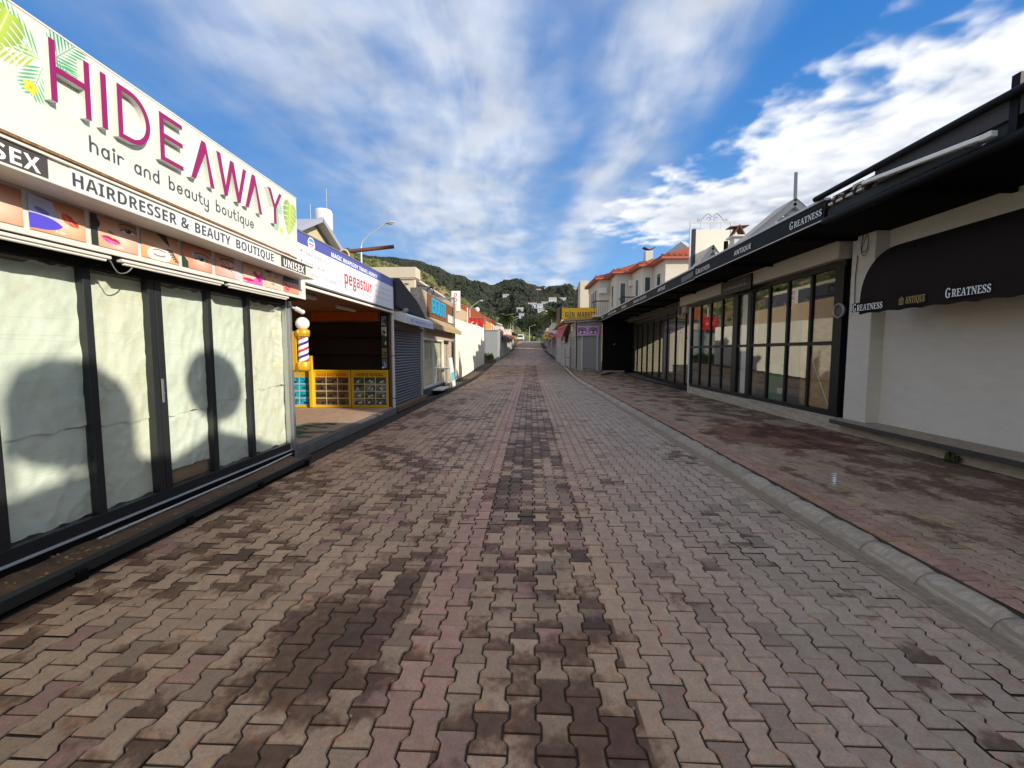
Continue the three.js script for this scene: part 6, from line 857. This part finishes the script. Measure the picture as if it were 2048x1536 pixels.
{ const p = atZ(1474, 470, -16.8), t = thing('roof_chimney', 'white roof chimney with a rust-red tent-shaped cowl', 'chimney', [p[0], 4.3, -16.8]); part('stack', B(p[0] - 0.18, p[0] + 0.18, 4.3, p[1] - 0.12, -17, -16.6), mat.whitePaint, t); part('slab', B(p[0] - 0.28, p[0] + 0.28, p[1] - 0.12, p[1] - 0.06, -17.1, -16.5), mat.whitePaint, t); part('cowl', [bar([p[0] - 0.22, p[1] - 0.06, -16.8], [p[0], p[1] + 0.32, -16.8], 0.4, 0.04), bar([p[0] + 0.22, p[1] - 0.06, -16.8], [p[0], p[1] + 0.32, -16.8], 0.4, 0.04), bar([p[0] - 0.34, p[1] + 0.26, -16.8], [p[0] + 0.34, p[1] + 0.30, -16.8], 0.42, 0.03)], mat.rust, t); }
{ const p = atX(1452, 490, 6.6); solo('vent_pipe', rod([6.6, 4.3, p[2]], [6.6, p[1] + 0.12, p[2]], 0.07), mat.blackMatt, 'short dark vent pipe on the roof beside the billboard', 'pipe'); }

// ================================================================ RIGHT-HAND ROOF BEHIND THE VIEWER: its dish, tank and gable throw the shadows on the papered windows
{
  const XD = 5.7, k = XD - XW, up = (y) => y + 0.49 * k, bk = (z) => z + 0.62 * k;
  const t = thing('roof_gable', 'low rendered roof gable behind the right-hand parapet', 'gable', [6.5, 4, bk(-4)]);
  part('wall', prism([[bk(-1), 4.1], [bk(-1), up(0.62)], [bk(-2.6), up(0.60)], [bk(-3.6), up(0.70)], [bk(-4.1), up(0.55)], [bk(-4.7), up(0.74)], [bk(-5.35), up(0.52)], [bk(-5.9), up(0.30)], [bk(-6.2), up(0.30)], [bk(-6.25), up(0.66)], [bk(-8.1), up(0.66)], [bk(-8.12), 4.1]].reverse(), 'x', XD, XD + 1.4), mat.cream, t);
  const d = thing('satellite_dish', 'round satellite dish on a mast on the right-hand roof', 'satellite dish', [XD, up(0.6), bk(-4.72)]);
  const dish = new THREE.SphereGeometry(1.0, 36, 10, 0, TAU, 0, 0.385); dish.translate(0, -1, 0); dish.applyQuaternion(new THREE.Quaternion().setFromUnitVectors(V(0, 1, 0), SUN)); dish.translate(XD, up(1.24), bk(-4.74)); part('dish', dish, M([0.55, 0.55, 0.53], 0.6, { side: THREE.DoubleSide }), d); part('mast', rod([XD, up(0.5), bk(-4.72)], [XD, up(1.15), bk(-4.72)], 0.04), mat.steel, d);
  const w = thing('domed_water_tank', 'domed water tank on legs on the right-hand roof', 'water tank', [XD, up(0.6), bk(-3.25)]); const cz = bk(-3.22);
  part('tank', new THREE.LatheGeometry([[0, up(1.52)], [0.22, up(1.49)], [0.36, up(1.38)], [0.42, up(1.2)], [0.42, up(0.86)], [0, up(0.86)]].map(([a, b]) => new THREE.Vector2(a, b)), 32).translate(XD, 0, cz), mat.whitePlastic, w);
  part('legs', [[-0.3, -0.3], [0.3, -0.3], [0.3, 0.3], [-0.3, 0.3]].map(([a, b]) => rod([XD + a, up(0.5), cz + b], [XD + a, up(0.87), cz + b], 0.025)), mat.steel, w);
}
{ // taller house further back on the right: its gable shades the shuttered shop
  const XT = 20, k = XT + 3.7, y = (q) => q + 0.49 * k, z = (q) => q + 0.62 * k; const t = thing('tall_gabled_house', 'tall cream house with a steep gable behind the right-hand shops', 'house', [XT + 4, 0, z(-13)]);
  part('wall', prism([[z(-10.2), 0], [z(-10.2), y(2.5)], [z(-12.5), y(6.2)], [z(-15.0), y(2.5)], [z(-15.0), 0]].reverse(), 'x', XT, XT + 9), mat.cream, t); part('roof', [quad([XT - 0.4, y(2.4), z(-10.1)], [XT + 9.4, y(2.4), z(-10.1)], [XT + 9.4, y(6.3), z(-12.5)], [XT - 0.4, y(6.3), z(-12.5)]), quad([XT + 9.4, y(2.4), z(-15.1)], [XT - 0.4, y(2.4), z(-15.1)], [XT - 0.4, y(6.3), z(-12.5)], [XT + 9.4, y(6.3), z(-12.5)])], M([0.42, 0.11, 0.06], 0.8, { side: THREE.DoubleSide }), t);
}
// ================================================================ TOP OF THE STREET
for (const [x, d, h, f, l] of [[-4.4, 96, 6.6, 1, 'street lamp left of the street near its top, before the trees'], [-4.2, 104, 6.2, 1, 'last street lamp on the left at the top of the street'], [4.4, 88, 7.2, -1, 'street lamp over the right-hand awnings beside the broad palm'], [-0.2, 119, 4.6, 1, 'white street lamp in the middle of the street end']]) streetLamp(x, d, h, 1.25, l, f);
{ // lamp behind the hoarding
  streetLamp(-6.5, 46, 6.3, 1.0, 'street lamp standing behind the red flag and hoarding', 1);
}
{
  const d = 116, y = G(d), t = thing('white_van', 'white van parked across the top of the street', 'van', [-2.6, y, -d]); const m = M([0.78, 0.78, 0.77], 0.35);
  const s = new THREE.Shape([[-0.85, 0.35], [-0.9, 0.9], [-0.78, 1.55], [-0.62, 1.85], [0.62, 1.85], [0.78, 1.55], [0.9, 0.9], [0.85, 0.35]].map(([a, b]) => new THREE.Vector2(a, b))); const g = new THREE.ExtrudeGeometry(s, { depth: 3.9, bevelEnabled: true, bevelSize: 0.06, bevelThickness: 0.1, bevelSegments: 3 }); g.translate(-2.6, y, -d - 3.9); part('body', g, m, t);
  part('windscreen', B(-3.25, -1.95, y + 1.12, y + 1.68, -d + 0.1, -d + 0.13), mat.darkGlass, t); part('bumper', B(-3.45, -1.75, y + 0.4, y + 0.62, -d + 0.08, -d + 0.2, 0.03), mat.blackMatt, t); for (const q of [-3.3, -1.9]) part('headlight', B(q - 0.13, q + 0.13, y + 0.72, y + 0.9, -d + 0.09, -d + 0.14), mat.galv, t); for (const [q, z] of [[-3.4, -0.7], [-1.8, -0.7], [-3.4, -3.2], [-1.8, -3.2]]) part('wheel', rod([q - 0.1, y + 0.33, -d + z], [q + 0.1, y + 0.33, -d + z], 0.33, 0.33, 18), mat.blackMatt, t);
}
// ---- palms and trees
function palm(x, d, h, r, label) {
  const y = G(d), t = thing('palm_tree', label, 'palm tree', [x, y, -d], 'palms along the street'); const tr = []; for (let k = 0; k < 14; k++) { const a = k / 14, b = (k + 1) / 14; tr.push(rod([x + 0.1 * Math.sin(a * 2), y + h * a, -d], [x + 0.1 * Math.sin(b * 2), y + h * b, -d], 0.26 - 0.08 * a, 0.22 - 0.08 * a, 10)); } part('trunk', tr, M([0.26, 0.17, 0.09], 0.95, { map: dirtyMap }), t);
  const g = []; for (let k = 0; k < 46; k++) { const az = R() * TAU, el = -0.9 + 2.2 * R(), L = r * (0.75 + 0.4 * R()); const pts = []; for (let q = 0; q <= 6; q++) { const f = q / 6; pts.push([x + Math.cos(az) * L * f * Math.cos(el * (1 - f * 0.3)), y + h + Math.sin(el) * L * f - 0.6 * r * f * f * 0.8, -d + Math.sin(az) * L * f * Math.cos(el * (1 - f * 0.3))]); } for (let q = 1; q < 6; q++) for (const s of [-1, 1]) for (let e = 0; e < 4; e++) { const f = e / 4, A = [0, 1, 2].map((i) => lerp(pts[q][i], pts[q + 1][i], f)), w = r * 0.34 * (1 - Math.abs(q / 6 - 0.5)); const px = -Math.sin(az) * s, pz = Math.cos(az) * s; g.push(quad([A[0], A[1], A[2]], [A[0] + 0.06, A[1], A[2] + 0.03], [A[0] + px * w + Math.cos(az) * 0.2, A[1] - w * 0.35, A[2] + pz * w + Math.sin(az) * 0.2], [A[0] + px * w, A[1] - w * 0.36, A[2] + pz * w])); } } part('crown', g, M([0.13, 0.16, 0.035], 0.7, { side: THREE.DoubleSide }), t);
}
palm(-5.0, 92, 6.6, 1.9, 'tall palm left of the street below the dark hillside'); palm(4.6, 84, 7.4, 2.6, 'broad palm over the right-hand awnings'); palm(-6.6, 88, 4.0, 2.0, 'short bushy palm beside the tall one');
function tree(x, d, h, r, label, c, n = 2600) {
  const y = G(d) - 0.2, t = thing('leafy_tree', label, 'tree', [x, y, -d], 'trees at the top of the street'); part('trunk', [rod([x, y, -d], [x, y + h * 0.6, -d], 0.28, 0.14), rod([x, y + h * 0.35, -d], [x + r * 0.5, y + h * 0.7, -d + 0.4], 0.12, 0.05), rod([x, y + h * 0.4, -d], [x - r * 0.5, y + h * 0.75, -d - 0.3], 0.12, 0.05)], M([0.10, 0.075, 0.05], 0.95), t);
  const cs = []; for (let k = 0; k < 16; k++) { const a = R() * TAU, q = Math.sqrt(R()); cs.push([x + Math.cos(a) * r * q * 0.8, y + h * (0.42 + 0.5 * R()), -d + Math.sin(a) * r * q * 0.8, r * (0.28 + 0.22 * R())]); }
  const pos = []; for (let k = 0; k < n; k++) { const c0 = cs[(R() * cs.length) | 0], u = 2 * R() - 1, a = R() * TAU, rr = c0[3] * Math.cbrt(0.35 + 0.65 * R()), sq = Math.sqrt(1 - u * u); const C = [c0[0] + rr * sq * Math.cos(a), c0[1] + rr * u * 0.8, c0[2] + rr * sq * Math.sin(a)], s = 0.16 + 0.16 * R(); for (let v = 0; v < 3; v++) pos.push(C[0] + (R() - 0.5) * 2 * s, C[1] + (R() - 0.5) * 2 * s, C[2] + (R() - 0.5) * 2 * s); } const g = new THREE.BufferGeometry(); g.setAttribute('position', new THREE.Float32BufferAttribute(pos, 3)); g.computeVertexNormals(); part('crown', g, M(c, 0.8, { side: THREE.DoubleSide }), t);
}
for (const [x, d, h, r, l, c] of [[0.6, 124, 8, 3.2, 'dark round tree closing the end of the street', [0.045, 0.075, 0.022]], [4.6, 122, 9, 3.4, 'broad tree right of the street end', [0.07, 0.09, 0.02]], [-7.5, 126, 7.5, 3.4, 'dark tree behind the white van', [0.04, 0.065, 0.022]], [9.5, 118, 9.5, 4, 'olive tree behind the right-hand shops near the top', [0.08, 0.10, 0.03]], [-13, 118, 8, 4, 'large tree far left of the street end', [0.05, 0.08, 0.025]]]) tree(x, d, h, r, l, c);

// ================================================================ HILLS: terrain with woodland
const curve = (pts) => (x) => { if (x <= pts[0][0]) return pts[0][1]; for (let i = 1; i < pts.length; i++) if (x <= pts[i][0]) { const [a, b] = pts[i - 1], [c, e] = pts[i], t = (x - a) / (c - a); return lerp(b, e, t * t * (3 - 2 * t)); } return pts[pts.length - 1][1]; };
const hp = (l) => curve(l.map(([px, py]) => [(px - 1060) / 850, (704 - py) / 850]));
const ridgeFar = hp([[-900, 470], [300, 470], [640, 500], [700, 512], [780, 521], [830, 527], [870, 538], [910, 555], [950, 570], [985, 577], [1010, 570], [1035, 568], [1060, 574], [1085, 582], [1105, 580], [1130, 577], [1155, 584], [1180, 594], [1300, 600], [1600, 585], [2600, 600]]);
const ridgeNear = hp([[-900, 440], [300, 440], [600, 466], [640, 486], [690, 508], [740, 526], [800, 541], [850, 557], [880, 579], [920, 606], [960, 630], [1000, 652], [1040, 680], [1070, 690], [1600, 690], [2600, 690]]);
function hill(name, ridge, dBase, dTop, dEnd, mtl, rough) {
  const gx = []; for (let x = -1.7; x <= 1.7; x += 0.025) gx.push(x); const ds = []; for (let k = 0; k <= 60; k++) ds.push(lerp(dBase, dEnd, k / 60));
  const H = (g, d) => { const top = ridge(g) * dTop + EYE, f = d <= dTop ? sstep(dBase, dTop, d) * 0.55 + 0.45 * clamp((d - dBase) / (dTop - dBase)) : 1 - 0.6 * sstep(dTop, dEnd * 1.4, d); const n = rough * (fbm(g * 9, d * 0.012, 5) * 0.5 + 0.18 * Math.abs(fbm(g * 26, d * 0.03, 3))) * Math.sin(Math.PI * clamp((d - dBase) / (dTop - dBase))); return lerp(3.5, top, f) + n; };
  const pos = [], ix = [], uv = []; for (const d of ds) for (const g of gx) { pos.push(g * d, H(g, d), -d); uv.push(g * d * 0.05, d * 0.05); } const n = gx.length; for (let j = 0; j < ds.length - 1; j++) for (let i = 0; i < n - 1; i++) { const a = j * n + i, b = a + 1, c = a + n, e = c + 1; ix.push(a, b, e, a, e, c); }
  const q = new THREE.BufferGeometry(); q.setAttribute('position', new THREE.Float32BufferAttribute(pos, 3)); q.setAttribute('uv', new THREE.Float32BufferAttribute(uv, 2)); q.setIndex(ix); q.computeVertexNormals(); struct(name, q, mtl); return H;
}
const HN = hill('near_hill', ridgeNear, 132, 330, 430, M([0.40, 0.28, 0.18], 1, { map: rep(tex.dirty, 0.6) }), 16);
const HF = hill('far_hill', ridgeFar, 380, 760, 1000, M([0.05, 0.055, 0.035], 1, { map: rep(tex.dirty, 0.5) }), 40);
function clump(seed) { const r = rng(seed), g = new THREE.IcosahedronGeometry(1, 2), p = g.attributes.position; const off = seed * 3.3; for (let i = 0; i < p.count; i++) { const v = V(p.getX(i), p.getY(i), p.getZ(i)); const k = 1 + 0.38 * n3(v.x * 1.7 + off, v.y * 1.7, v.z * 1.7) + 0.2 * n3(v.x * 4.5, v.y * 4.5 + off, v.z * 4.5); v.multiplyScalar(k); v.y *= 1.05; p.setXYZ(i, v.x, v.y, v.z); } g.computeVertexNormals(); return toCreasedNormals(g, 0.3); }
function wood(name, label, H, count, d0, d1, g0, g1, size, colors, keep) {
  const r = rng(count), M4 = new THREE.Matrix4(), q = new THREE.Quaternion(), list = []; let guard = 0; while (list.length < count && guard++ < count * 6) { const g = lerp(g0, g1, r()), d = lerp(d0, d1, Math.sqrt(r())); if (!keep(g, d, r)) continue; list.push([g, d, r(), r(), r()]); }
  const m = new THREE.InstancedMesh(clump(count % 17 + 2), M([1, 1, 1], 0.95), list.length); list.forEach(([g, d, a, b, c], i) => { const s = size * (0.55 + 0.8 * a * a); M4.compose(V(g * d, H(g, d) + s * 0.55, -d), q.setFromEuler(new THREE.Euler(0, b * TAU, 0)), V(s, s * (0.9 + 0.5 * c), s)); m.setMatrixAt(i, M4); const k = colors[(c * colors.length) | 0], v = 0.75 + 0.5 * b; m.setColorAt(i, new THREE.Color().setRGB(k[0] * v, k[1] * v, k[2] * v)); }); m.name = name; m.castShadow = m.receiveShadow = true; scene.add(m); tag(m, label, 'woodland', null, 'stuff');
}
wood('near_woodland', 'olive green scrub and pines on the nearer hillside', HN, 26000, 136, 350, -1.1, 0.35, 1.25, [[0.15, 0.15, 0.045], [0.11, 0.125, 0.038], [0.17, 0.15, 0.055], [0.06, 0.085, 0.028]], (g, d, r) => { const rock = fbm(g * 14 + 3, d * 0.02, 3) + 1.1 * Math.exp(-Math.pow((g + 0.19) / 0.04, 2)) * sstep(225, 265, d) * (0.7 + 0.6 * fbm(g * 40, d * 0.05, 3)); return rock < 0.30 + 0.25 * r(); });
wood('far_woodland', 'dark pine forest covering the farther ridge', HF, 120000, 390, 800, -0.62, 0.4, 1.35, [[0.026, 0.036, 0.024], [0.031, 0.041, 0.026], [0.019, 0.029, 0.021], [0.045, 0.047, 0.024]], (g, d, r) => fbm(g * 16, d * 0.01, 3) < 0.45 + 0.2 * r());
// houses on the far hillside
{
  const hs = [[1064, 615, 11], [1078, 618, 9], [1092, 612, 14], [1104, 608, 10], [1084, 626, 12], [1040, 624, 8], [1076, 585, 8], [1092, 583, 8], [1124, 606, 9], [1012, 598, 9], [1043, 636, 6], [1148, 584, 9]]; const where = ['lowest on the wooded slope', 'with a flat roof in the white cluster', 'long and low in the white cluster', 'topmost of the white cluster', 'below the white cluster among pines', 'left of the white cluster', 'below the ridge on the pale saddle', 'beside another below the ridge', 'right of the white cluster by the rocks', 'alone among dark pines', 'small, above the street-end trees', 'at the ridge by the red-roofed house'];
  hs.forEach(([px, py, w], i) => { const g = (px - 1060) / 850; let d = 395; for (let q = 395; q < 770; q += 4) { const yy = HF(g, q); if (704 - (yy - EYE) / q * 850 < py) { d = q; break; } d = q; } let y = HF(g, d); const x = g * d, t = thing('hillside_villa', `white hillside villa ${where[i]}`, 'house', [x, y, -d], 'villas on the far hillside'); y -= 1.6; const vm = M([0.46, 0.48, 0.50], 0.8); part('wall', B(x - w / 2, x + w / 2, y - 2, y + 5.2, -d - 6, -d + 3), vm, t); part('roof', B(x - w / 2 - 0.5, x + w / 2 + 0.5, y + 5.2, y + 5.7, -d - 6.4, -d + 3.6), i % 3 ? vm : mat.redTile, t); for (let k = 0; k < 3; k++) part('window', B(x - w / 2 + w * (0.15 + 0.28 * k), x - w / 2 + w * (0.27 + 0.28 * k), y + 2.2, y + 3.6, -d + 3.0, -d + 3.06), mat.villaGlass || (mat.villaGlass = M([0.16, 0.18, 0.20], 0.3)), t); });
}
// ---------------------------------------------------------------- weed at the foot of the right-hand wall
{ const g = [], p = atY(1940, 925, 0.08); for (let k = 0; k < 60; k++) { const s = 0.02 + 0.02 * R(), q = quad([-s * 0.5, 0, 0], [s * 0.5, 0, 0], [s * 0.4, s * 2, 0], [-s * 0.4, s * 2, 0]); q.rotateX((R() - 0.5) * 2); q.rotateY(R() * 6); q.translate(5.95 - 0.1 * R(), 0.085 + 0.10 * R() * R(), p[2] + 0.12 * (R() - 0.5)); g.push(q); } solo('wall_weed', g, M([0.05, 0.075, 0.03], 0.8, { side: THREE.DoubleSide }), 'small weed growing at the foot of the plaster shop wall', 'weed'); }

renderer.render(scene, camera);
